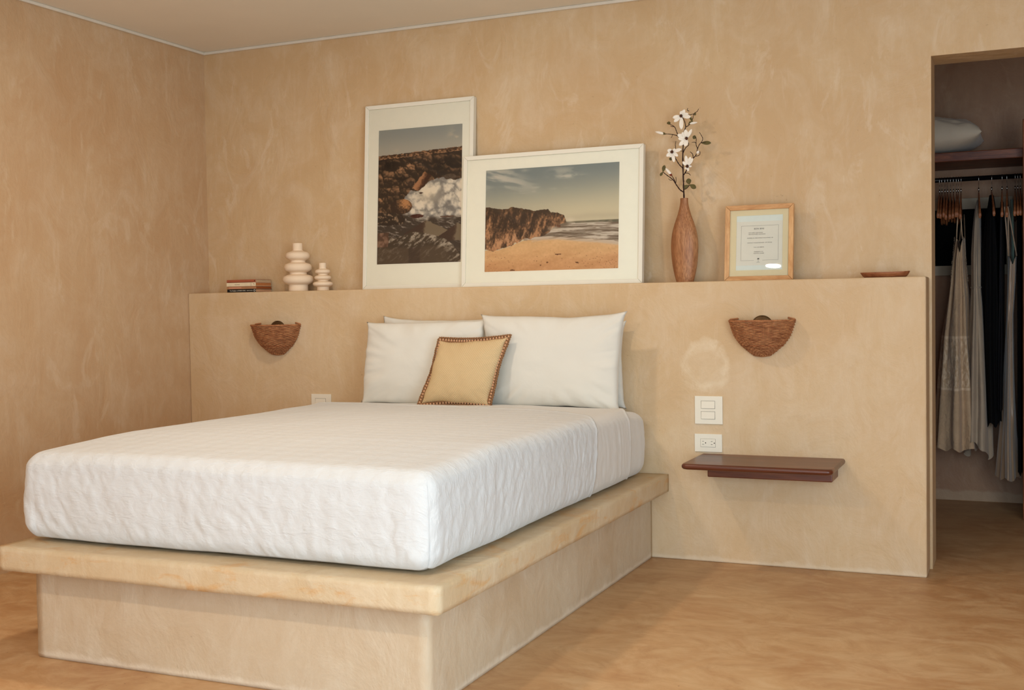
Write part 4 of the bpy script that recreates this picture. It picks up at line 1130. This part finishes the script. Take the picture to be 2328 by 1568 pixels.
# ------------------------------------------------------------------ wooden dish on the ledge
def dish():
    prof_n = 40; vs = []; fs = []
    x0, x1 = -0.0905, 0.0905; hh = 0.021
    rings = []
    def ring(k, z, sx, lift, y_r):
        r = []
        for j in range(prof_n):
            a = 2*PI*j/prof_n; ca, sa = math.cos(a), math.sin(a)
            px = abs(ca)**0.75*math.copysign(1, ca); py = abs(sa)**0.9*math.copysign(1, sa)
            r.append((px*sx, py*y_r, z+lift*(max(0, px)**3)))
        return r
    spec = [(0.0, 0.074, 0.000, 0.030), (0.004, 0.080, 0.0, 0.034), (0.012, 0.086, 0.001, 0.040), (0.0185, 0.0905, 0.003, 0.043), (0.0195, 0.0895, 0.003, 0.0425), (0.0185, 0.087, 0.003, 0.040), (0.008, 0.080, 0.001, 0.034), (0.005, 0.068, 0.0, 0.026)]
    for (z, sx, lf, yr) in spec: rings.append(ring(0, z, sx, lf, yr))
    for r in rings: vs += r
    for i in range(len(rings)-1):
        for j in range(prof_n): fs.append((i*prof_n+j, i*prof_n+(j+1) % prof_n, (i+1)*prof_n+(j+1) % prof_n, (i+1)*prof_n+j))
    fs.append(tuple(reversed(range(prof_n)))); fs.append(tuple((len(rings)-1)*prof_n+j for j in range(prof_n)))
    return MB().add(vs, fs)
o = dish().build('wooden_dish', M_DISH, None, True); o.location = (1.968, 0.06, ZL+0.0004)
tag(o, 'long shallow carved wooden dish at the right end of the ledge', 'dish')

# ------------------------------------------------------------------ woven wall sconces
def sconce(x, label):
    t = thing('wall_sconce', label, 'wall lamp', (x, 0, 0.822), 'woven wall sconces')
    prof = smooth_prof([(0.030, 0.0045), (0.038, 0.0095), (0.053, 0.021), (0.070, 0.036), (0.086, 0.051), (0.107, 0.081), (0.118, 0.111), (0.127, 0.140)], 8)
    def rad(z):
        for i in range(len(prof)-1):
            if prof[i][1] <= z <= prof[i+1][1]:
                f = (z-prof[i][1])/max(1e-9, prof[i+1][1]-prof[i][1]); return prof[i][0]+(prof[i+1][0]-prof[i][0])*f
        return prof[0][0] if z < prof[0][1] else prof[-1][0]
    def pt(a, z, off=0.0):
        r = rad(z)+off
        return Vector((-r*math.cos(a), -r*math.sin(a)*0.90-0.001, z))
    NS = 21
    weave = MB(); rows = 27
    A = np.linspace(0, PI, NS*4+1)
    for k in range(rows):
        z = 0.006+k*(0.132/(rows-1)); ph = PI*(k % 2)
        pts = [pt(a, z+0.0004*math.sin(a*9+k), 0.0022*math.cos(a*NS+ph)) for a in A]
        weave.tube(pts, 0.00250 if k not in (6, 7) else 0.0028, 5)
    for k in range(NS+1):
        a = PI*k/NS; a = min(max(a, 0.02), PI-0.02)
        weave.tube([pt(a, z) for z in np.linspace(0.004, 0.140, 14)], 0.0014, 5)
    for j in range(6):      # bottom turns
        rr = 0.030*(1-j/6.2)
        weave.tube([(-rr*math.cos(a), -rr*math.sin(a)*0.8-0.001, 0.004-0.0045*j/6) for a in np.linspace(0, PI, 16)], 0.0026, 5)
    weave.build('woven_shade', M_WICK, t, True)
    dk = MB()
    for ph in (0, 2.1, 4.2):
        dk.tube([pt(a, 0.044+0.0012*math.sin(a*40+ph), 0.002+0.0012*math.cos(a*40+ph)) for a in np.linspace(0.02, PI-0.02, 120)], 0.0014, 5)
    dk.build('waist_band', M_WICKD, t, True)
    rim = MB()
    for ph in (0, PI*2/3, PI*4/3):
        pts = []
        for i in range(16):    # inward return along the wall
            f = i/16; xx = -0.093-0.034*f
            pts.append(Vector((xx, -0.003, 0.1445+0.004*(1-f))))
        for a in np.linspace(0, PI, 120): pts.append(pt(a, 0.1405, 0.0008))
        for i in range(16):
            f = (i+1)/16; xx = 0.127-0.026*f
            pts.append(Vector((xx, -0.003, 0.1445+0.006*f)))
        out = []
        for i, p in enumerate(pts):
            th = i*0.85+ph; out.append(p+Vector((0, 0.0020*math.cos(th)-0.002, 0.0022*math.sin(th))))
        rim.tube(out, 0.0022, 5)
    rim.build('braided_rim', M_WICK, t, True)
    # bronze canopy disc with the lamp holder
    c = MB()
    vs = []; fs = []; n_ = 36
    for (r, y) in ((0.0, -0.012), (0.036, -0.010), (0.042, -0.006), (0.042, 0.0)):
        for j in range(n_):
            a = 2*PI*j/n_; vs.append((r*math.cos(a), y, 0.119+r*math.sin(a)))
    for i in range(3):
        for j in range(n_): fs.append((i*n_+j, (i+1)*n_+j, (i+1)*n_+(j+1) % n_, i*n_+(j+1) % n_))
    c.add(vs, fs)
    cp = c.build('canopy_plate', M_BRASS, t, True)
    MB().ball((0, -0.010, 0.1585), 0.0022, 0.0022, 0.0022).build('screw', M_BRASS, cp, True)
    MB().tube([(0, -0.008, 0.105), (0, -0.045, 0.105), (0, -0.045, 0.112)], 0.007, 10).build('lamp_holder', M_BRASS, cp, True)
    return t
sconce(-0.7500, 'woven rattan wall sconce left of the bed, below the books and cream vases')
sconce(1.5160, 'woven rattan wall sconce right of the bed, above the small mahogany shelf')

# ------------------------------------------------------------------ switches and outlet
def wplate(name, x0, x1, z0, z1, label, cat, group=None):
    t = thing(name, label, cat, ((x0+x1)/2, 0, (z0+z1)/2), group)
    w2, h2 = (x1-x0)/2, (z1-z0)/2
    MB().box(-w2, w2, -0.006, 0, -h2, h2).build('face_plate', M_PLATE, t, bevel=0.0012)
    return t
def rocker(t, zc, w2=0.0275, h2=0.0145, x=-0.002):
    MB().box(x-w2-0.001, x+w2+0.001, -0.0066, -0.005, zc-h2-0.001, zc+h2+0.001).build('rocker_recess', M_GROOVE, t)
    MB().add([(x-w2,-0.0088,zc-h2),(x+w2,-0.0088,zc-h2),(x+w2,-0.0068,zc+h2),(x-w2,-0.0068,zc+h2),
              (x-w2,-0.005,zc-h2),(x+w2,-0.005,zc-h2),(x+w2,-0.005,zc+h2),(x-w2,-0.005,zc+h2)],
             [(0,1,2,3),(7,6,5,4),(0,4,5,1),(1,5,6,2),(2,6,7,3),(3,7,4,0)]).build('rocker', M_PLATE, t, bevel=0.0006)
t = wplate('light_switch', 1.2445, 1.3565, 0.5525, 0.664, 'square white double light switch above the wall outlet', 'light switch')
rocker(t, 0.0215); rocker(t, -0.0205)
t = wplate('light_switch', -0.5705, -0.4645, 0.535, 0.6425, 'white light switch left of the bed, partly behind the mattress', 'light switch')
rocker(t, 0.018, 0.0275, 0.0150)
t = wplate('wall_outlet', 1.2425, 1.3535, 0.4415, 0.513, 'white double wall outlet just above the mahogany shelf', 'outlet')
MB().box(-0.0310, 0.0295, -0.0066, -0.005, -0.0165, 0.0165).build('socket_gap', M_GROOVE, t)
soc = MB().box(-0.0303, 0.0288, -0.0074, -0.005, -0.0158, 0.0158).build('socket_block', M_PLATE, t, bevel=0.0005)
sl = MB()
for cx in (-0.0205, 0.0145):
    for dz in (-0.0058, 0.0062): sl.box(cx-0.0032, cx+0.0034, -0.0078, -0.0073, dz-0.0007, dz+0.0007)
    sl.ball((cx+0.0105, -0.0075, 0.0), 0.0023, 0.0005, 0.0023)
sl.build('socket_holes', M_INKD, soc)

# ------------------------------------------------------------------ mahogany wall shelf
shf = thing('wall_shelf', 'small varnished mahogany wall shelf under the outlet, right of the bed', 'shelf', (1.54, 0, 0.35))
# board with rounded nosing: profile swept along x, front corners rounded in plan
def board(x0, x1, yf, z0, z1, r):
    n = 8; outline = [(x0, 0.0)]
    for i in range(n+1):
        a = PI+PI/2*i/n; outline.append((x0+r+r*math.cos(a), yf+r+r*math.sin(a)))
    for i in range(n+1):
        a = 1.5*PI+PI/2*i/n; outline.append((x1-r+r*math.cos(a), yf+r+r*math.sin(a)))
    outline.append((x1, 0.0))
    cx, cy = (x0+x1)/2, 0
    th = z1-z0; vs = []; fs = []; prof = []
    for i in range(9):
        a = -PI/2+PI*i/8; prof.append((0.009*(1-math.cos(a)), z0+th/2+th/2*math.sin(a)))
    K = len(outline)
    for (ins, z) in prof:
        for (px, py) in outline:
            ax = px+ins*(1 if px < cx else -1); ay = min(0.0, py+ins) if py < -0.001 else 0.0
            vs.append((ax, ay, z))
    for i in range(len(prof)-1):
        for j in range(K): fs.append((i*K+j, i*K+(j+1) % K, (i+1)*K+(j+1) % K, (i+1)*K+j))
    fs.append(tuple(reversed(range(K)))); fs.append(tuple((len(prof)-1)*K+j for j in range(K)))
    return MB().add(vs, fs)
o = board(1.270-1.54, 1.826-1.54, -0.320, 0.412-0.35, 0.434-0.35, 0.022).build('shelf_board', M_MAHOG, shf, False, 0.0)
for p in o.data.polygons: p.use_smooth = len(p.vertices) == 4
MB().box(1.330-1.54, 1.800-1.54, -0.150, -0.0, 0.363-0.35, 0.413-0.35).build('support_rail', M_MAHOG, shf, bevel=0.004)

# ------------------------------------------------------------------ closet
gx = 2.398; WZ0, WZ1 = 1.156, 1.545
wf = MB()
wf.box(1.5, gx, CB-0.03, CB-0.001, WZ0, WZ0+0.05).box(1.5, gx, CB-0.03, CB-0.001, WZ1-0.055, WZ1).box(1.5, 1.55, CB-0.03, CB-0.001, WZ0+0.05, WZ1-0.055).box(gx-0.028, gx, CB-0.03, CB-0.001, WZ0+0.05, WZ1-0.055)
win = struct(wf.build('window_1', M_WINFRAME, None, bevel=0.002))
MB().box(1.55, gx-0.028, CB-0.012, CB-0.006, WZ0+0.05, WZ1-0.055).build('window_pane', M_DARKGLASS, win)
# shelf, post and side panel
YS = 1.435; ZSh = 1.694
o = MB().box(1.36, 2.50, YS, CB-0.001, ZSh, ZSh+0.045).build('closet_shelf', M_DARKWOOD, None, bevel=0.004)
tag(o, 'thick rustic dark wood closet shelf carrying the grey pillow', 'shelf')
o = MB().box(2.4445, 2.53, 1.34, 1.43, 0, 1.86).build('closet_post', M_POST, None, bevel=0.004)
tag(o, 'reddish rustic wood post at the right edge of the closet', 'post')
o = MB().box(2.446, 2.475, 1.437, CB-0.001, 0, ZSh-0.001).build('closet_side_panel', M_DARKWOOD)
tag(o, 'dark wooden side panel behind the closet post', 'panel')
ZR = 1.6235; YRD = 1.60
o = MB().tube([(1.352, YRD, ZR), (2.4455, YRD, ZR)], 0.0115, 16).build('closet_rod', M_BLACKM, None, True)
tag(o, 'black metal closet rod with wooden hangers on it', 'clothes rod')
# pillow on the shelf: lying flat, its end facing the room
def flat_pillow(cx, cy, cz, lx, ly, th, seed):
    n = 56; U, V = np.meshgrid(np.linspace(-1, 1, n+1), np.linspace(-1, 1, n+1), indexing='ij')
    env = np.clip(1-np.abs(U)**2.8, 0, 1)**0.45*np.clip(1-np.abs(V)**2.8, 0, 1)**0.45
    X = cx+U*lx*(1-0.05*(1-V**2)*U**2); Y = cy+V*ly*(1-0.05*(1-U**2)*V**2)
    fold = 0.014*fbm(U*3+V, V*5, None, seed, 4)+0.010*np.abs(fbm(U*5, V*9+U*4, None, seed+3, 3))
    Zt = cz+th*env*(1.0+0.1*fbm(U*2, V*2, None, seed+7, 2))+fold*env**0.5; Zb = cz-th*0.85*env
    verts = np.stack([X, Y, Zt], -1).reshape(-1, 3).tolist(); N = n+1; faces = []; idb = {}
    for i in range(N):
        for j in range(N):
            if i in (0, n) or j in (0, n): idb[(i, j)] = i*N+j
            else: idb[(i, j)] = len(verts); verts.append((X[i, j], Y[i, j], max(Zb[i, j], ZSh+0.0465)))
    for i in range(n):
        for j in range(n):
            faces.append((i*N+j, (i+1)*N+j, (i+1)*N+j+1, i*N+j+1))
            faces.append((idb[(i, j+1)], idb[(i+1, j+1)], idb[(i+1, j)], idb[(i, j)]))
    me = bpy.data.meshes.new('fp'); me.from_pydata(verts, [], faces); return me
o = link('pillow', flat_pillow(1.98, 1.615, ZSh+0.134, 0.288, 0.19, 0.096, 5), None, M_PILLOWC, True)
tag(o, 'rumpled grey satin pillow lying on the dark closet shelf', 'pillow')

# hangers --------------------------------------------------------------
def make_hanger():
    t = thing('clothes_hanger', 'x', 'hanger', (0, 0, 0))
    # origin at the rod axis; hook runs over the rod, body in the local y-z plane
    hk = []
    for i in range(13):
        a = math.radians(-20+ i*(200/12)); hk.append((0, 0.0145*math.cos(a)+0.0, 0.0145*math.sin(a)))
    hk += [(0, -0.013, -0.012), (0, -0.006, -0.026), (0, 0, -0.036), (0, 0, -0.070)]
    h_ = MB().tube(hk, 0.0015, 7).build('hook', M_STEEL, t, True)
    MB().tube([(0, 0, -0.045), (0, 0, -0.062)], 0.0032, 8).build('ferrule', M_STEEL, h_, True)
    mb = MB(); P = []
    K = 26
    for i in range(K+1):
        f = -1+2*i/K; y = f*0.225; a = abs(f)
        z = -0.066-0.012*(a**0.5)-0.100*a**1.6
        zt = 0.013+0.016*(1-a)**2; wx = 0.0046+0.0026*a**4
        P.append((y, z, zt, wx))
    vs = []; fs = []
    for (y, z, zt, wx) in P:
        for (sx, sz) in ((-1, 0), (-0.6, 1), (0.6, 1), (1, 0), (0.6, -1), (-0.6, -1)):
            vs.append((wx*sx, y, z-zt+sz*zt))
    for i in range(K):
        for j in range(6): fs.append((i*6+j, i*6+(j+1) % 6, (i+1)*6+(j+1) % 6, (i+1)*6+j))
    fs.append((5,4,3,2,1,0)); fs.append(tuple(K*6+j for j in range(6)))
    mb.add(vs, fs)
    b_ = mb.build('shoulder', M_HANGER, t, True)
    bv = b_.modifiers.new('bevel', 'BEVEL'); bv.width = 0.0008; bv.limit_method = 'ANGLE'
    return t
h0 = make_hanger()
HX = [2.067, 2.078, 2.0925, 2.105, 2.118, 2.132, 2.145, 2.155, 2.167, 2.247, 2.306, 2.353, 2.374, 2.411, 2.422, 2.4335]
HROT = [0.02, 0.02, 0.025, 0.025, 0.03, 0.03, 0.03, 0.035, 0.035, 0.05, 0.07, 0.02, 0.0, 0.0, 0.0, 0.0]
rndh = random.Random(4)
for i, x in enumerate(HX):
    t = h0 if i == 0 else copy_tree(h0)
    t.location = (x, YRD, ZR-0.0018); t.rotation_euler = (rndh.uniform(-0.03, 0.03), 0.015*rndh.uniform(-1, 1), HROT[i])
    if i < 8:
        t['label'] = 'empty wooden hanger, %s in the bunch at the left rod end' % ['first from the left', 'second from the left', 'third from the left', 'fourth from the left', 'fifth from the left', 'sixth from the left', 'seventh from the left', 'last before the lace dress'][i]; t['group'] = 'empty hangers at the left of the rod'
    elif i == 8: t['label'] = 'wooden hanger carrying the cream lace dress'; t['group'] = 'hangers with clothes'
    elif i == 9: t['label'] = 'wooden hanger carrying the pale grey cotton dress'; t['group'] = 'hangers with clothes'
    elif i == 10: t['label'] = 'wooden hanger carrying the wide black dress'; t['group'] = 'hangers with clothes'
    elif i == 11: t['label'] = 'wooden hanger carrying the narrow charcoal garment'; t['group'] = 'hangers with clothes'
    elif i == 12: t['label'] = 'wooden hanger carrying the champagne satin dress'; t['group'] = 'hangers with clothes'
    else:
        t['label'] = ['wooden hanger right of the satin dress, leftmost of the three beside the closet post', 'middle one of the three wooden hangers beside the closet post', 'wooden hanger nearest the closet post, rightmost on the rod'][i-13]; t['group'] = 'hangers at the right of the rod'

def garment(prof, yc, n=72, nf=9, seed=1, hem_j=0.01, twist=0.0, fold0=0.15, hem_fn=None, vneck=0.0):
    # prof: (z, xc, hx, hy); closed tube of cloth with folds deepening toward the hem
    Zs = np.array([p[0] for p in prof]); K = 60
    zz = np.linspace(Zs[0], Zs[-1], K); o_ = np.argsort(Zs)
    it = lambda k: np.interp(zz, Zs[o_], np.array([p[k] for p in prof])[o_])
    xc, hx, hy = it(1), it(2), it(3)
    V = []; F = []
    th = np.linspace(0, 2*PI, n, endpoint=False)
    for i in range(K):
        f = i/(K-1); amp = fold0+0.15*f
        ph = 1.2*np.sin(zz[i]*3+seed)
        r = 1+amp*(0.5*np.sin(nf*th+ph+seed)+0.25*np.sin((nf+4)*th+seed*2+f)+0.5*fbm(np.cos(th)*2+5, np.sin(th)*2+zz[i]*1.5, None, seed+3, 3)) + 0.05*fbm(th*3, np.full(n, zz[i]*5), None, seed, 2)
        x = xc[i]+hx[i]*np.cos(th+twist*f)*np.clip(r, 0.5, 1.25); y = yc+np.minimum(hy[i], 0.165)*np.sin(th+twist*f)*np.clip(r, 0.6, 1.2)
        zr = np.full(n, zz[i])
        if i == K-1: zr = zr+hem_j*np.sin(nf*th+seed)
        if vneck: zr = zr-vneck*max(0, 1-f*9)*np.maximum(np.exp(-((th-1.5*PI)/0.45)**2), np.exp(-((th-0.5*PI)/0.45)**2))
        if hem_fn is not None: zr = zr+hem_fn(th)*max(0, f-0.5)*2
        V += np.stack([x, y, zr], 1).tolist()
    for i in range(K-1):
        for j in range(n): F.append((i*n+j, (i+1)*n+j, (i+1)*n+(j+1) % n, i*n+(j+1) % n))
    me = bpy.data.meshes.new('garment'); me.from_pydata(V, [], F); return me
def strap(mb, p, q, r=0.003, sag=0.0):
    mb.tube([Vector(p).lerp(Vector(q), i/6) for i in range(7)], r, 6)
def gthing(name, label, cat, x): return thing(name, label, cat, (x, YRD, 1.2), 'clothes on the closet rod')

# 1 cream lace dress
g = gthing('lace_dress', 'cream lace strap dress with a tiered skirt, hanging leftmost in the closet', 'dress', 2.16)
put(garment([(1.33, 2.166, 0.020, 0.155), (1.22, 2.160, 0.030, 0.150), (1.12, 2.158, 0.038, 0.130), (1.05, 2.158, 0.046, 0.15), (0.85, 2.150, 0.066, 0.18), (0.60, 2.150, 0.082, 0.21), (0.45, 2.150, 0.094, 0.23), (0.305, 2.152, 0.102, 0.24)], YRD, 90, 8, 3, vneck=0.07), 'dress_body', M_LACE, g)
for (dx, ys) in ((-0.014, -0.135), (0.012, -0.135), (-0.012, 0.12), (0.014, 0.12)):
    sm_ = MB(); strap(sm_, (2.167+dx*0.4, YRD+math.copysign(0.19, ys), 1.462), (2.166+dx, YRD+ys, 1.325), 0.0028)
    pbuild(sm_, 'strap', M_LACE, g)
for sd in (-1, 1):
    fr_ = MB(); rn = random.Random(2+sd)
    pts = []
    for i in range(150):
        z_ = 1.335-0.215*i/149; hx_ = np.interp(z_, [1.12, 1.22, 1.33], [0.040, 0.031, 0.021])
        out_ = rn.uniform(0.001, 0.0045) if i % 2 else 0.0
        pts.append((2.162+sd*(hx_-0.002+out_), YRD-0.09+rn.uniform(-0.02, 0.02), z_+rn.uniform(-0.002, 0.002)))
    fr_.tube(pts, 0.0008, 4)
    pbuild(fr_, 'fringe', M_LACE, g, False)

# 2 pale grey dress
g = gthing('cotton_dress', 'pale grey cotton dress with a pointed hem, hanging right of the lace dress', 'dress', 2.24)
put(garment([(1.515, 2.247, 0.008, 0.04), (1.47, 2.244, 0.013, 0.14), (1.385, 2.240, 0.018, 0.16), (1.25, 2.238, 0.024, 0.17), (1.09, 2.238, 0.024, 0.14), (1.0, 2.240, 0.032, 0.16), (0.7, 2.244, 0.046, 0.20), (0.45, 2.246, 0.054, 0.21), (0.30, 2.246, 0.058, 0.22)], YRD, 80, 6, 7, hem_fn=lambda th: -0.04*np.sin(th*2+2.2)), 'dress_body', M_WHITEKNIT, g)
pbuild(MB().tube([(2.238+0.024*math.cos(a), YRD+0.138*math.sin(a), 1.09) for a in np.linspace(0, 2*PI, 40)[:-1]], 0.006, 6, closed=True), 'waistband', M_WHITEKNIT, g)

# 3 black dress
g = gthing('black_dress', 'wide black dress hanging in the middle of the closet rod', 'dress', 2.30)
put(garment([(1.535, 2.306, 0.010, 0.05), (1.48, 2.306, 0.016, 0.14), (1.42, 2.304, 0.022, 0.19), (1.25, 2.302, 0.038, 0.20), (0.9, 2.302, 0.042, 0.20), (0.43, 2.305, 0.044, 0.20)], YRD, 72, 6, 11, hem_j=0.015), 'dress_body', M_BLACKF, g)
# 4 dark charcoal garment
g = gthing('charcoal_garment', 'narrow charcoal garment between the black dress and the satin dress', 'garment', 2.353)
put(garment([(1.50, 2.353, 0.007, 0.08), (1.42, 2.352, 0.010, 0.18), (1.2, 2.350, 0.013, 0.19), (0.50, 2.344, 0.015, 0.19)], YRD, 48, 5, 13, fold0=0.1), 'garment_body', M_NAVYF, g)
# 5 satin dress
g = gthing('satin_dress', 'long champagne satin slip dress with crossed straps, near the closet post', 'dress', 2.39)
put(garment([(1.235, 2.400, 0.020, 0.16), (1.12, 2.396, 0.019, 0.16), (0.95, 2.388, 0.015, 0.15), (0.7, 2.384, 0.022, 0.17), (0.4, 2.381, 0.034, 0.2), (0.17, 2.381, 0.050, 0.22)], YRD, 72, 5, 17, hem_j=0.008, vneck=0.04), 'dress_body', M_SATIN, g)
for (x0_, x1_, ys) in ((2.366, 2.382, -0.15), (2.381, 2.384, -0.15), (2.380, 2.418, -0.14), (2.370, 2.41, 0.12), (2.380, 2.39, 0.12)):
    sm_ = MB(); strap(sm_, (x0_, YRD+math.copysign(0.19, ys), 1.465), (x1_, YRD+ys, 1.235), 0.003)
    pbuild(sm_, 'strap', M_SATIN, g)
# 6 garment at the right end, on the bunched hangers
g = gthing('black_garment', 'long black garment hanging right against the side panel, under the rightmost hangers', 'garment', 2.424)
put(garment([(1.47, 2.428, 0.010, 0.12), (1.3, 2.430, 0.010, 0.17), (0.20, 2.432, 0.011, 0.17)], YRD, 40, 5, 19, fold0=0.08), 'garment_body', M_BLACKF, g)
# 7 mint garment behind
g = gthing('mint_top', 'pale mint top hanging behind the satin dress straps', 'top', 2.37)
put(garment([(1.52, 2.395, 0.006, 0.03), (1.46, 2.397, 0.008, 0.08), (1.30, 2.400, 0.008, 0.08), (1.20, 2.400, 0.008, 0.08)], YRD+0.12, 40, 4, 23, fold0=0.05), 'top_body', M_MINT, g)

# ------------------------------------------------------------------ behind the camera: glazed doors, ceiling spots
wd = MB(); wy = YR-0.06
for x in (0.95, 2.12, 3.29): wd.box(x, x+0.06, wy-0.04, wy, 0, 2.08)
wd.box(1.01, 2.12, wy-0.04, wy, 0, 0.07).box(2.18, 3.29, wy-0.04, wy, 0, 0.07).box(1.01, 2.12, wy-0.04, wy, 2.01, 2.08).box(2.18, 3.29, wy-0.04, wy, 2.01, 2.08)
struct(wd.build('door_1', M_WINFRAME))
for i, (x, y, p) in enumerate(LAMPS):
    t = thing('ceiling_light', ['round recessed ceiling spot behind the foot of the bed', 'round recessed ceiling spot above the bed', 'round recessed ceiling spot by the glazed doors'][i], 'ceiling light', (x, y, ZC), 'recessed ceiling spots')
    MB().tube([(0.064*math.cos(a), 0.064*math.sin(a), -0.004) for a in np.linspace(0, 2*PI, 33)[:-1]], 0.006, 6, closed=True).build('rim', M_PLATE, t, True)
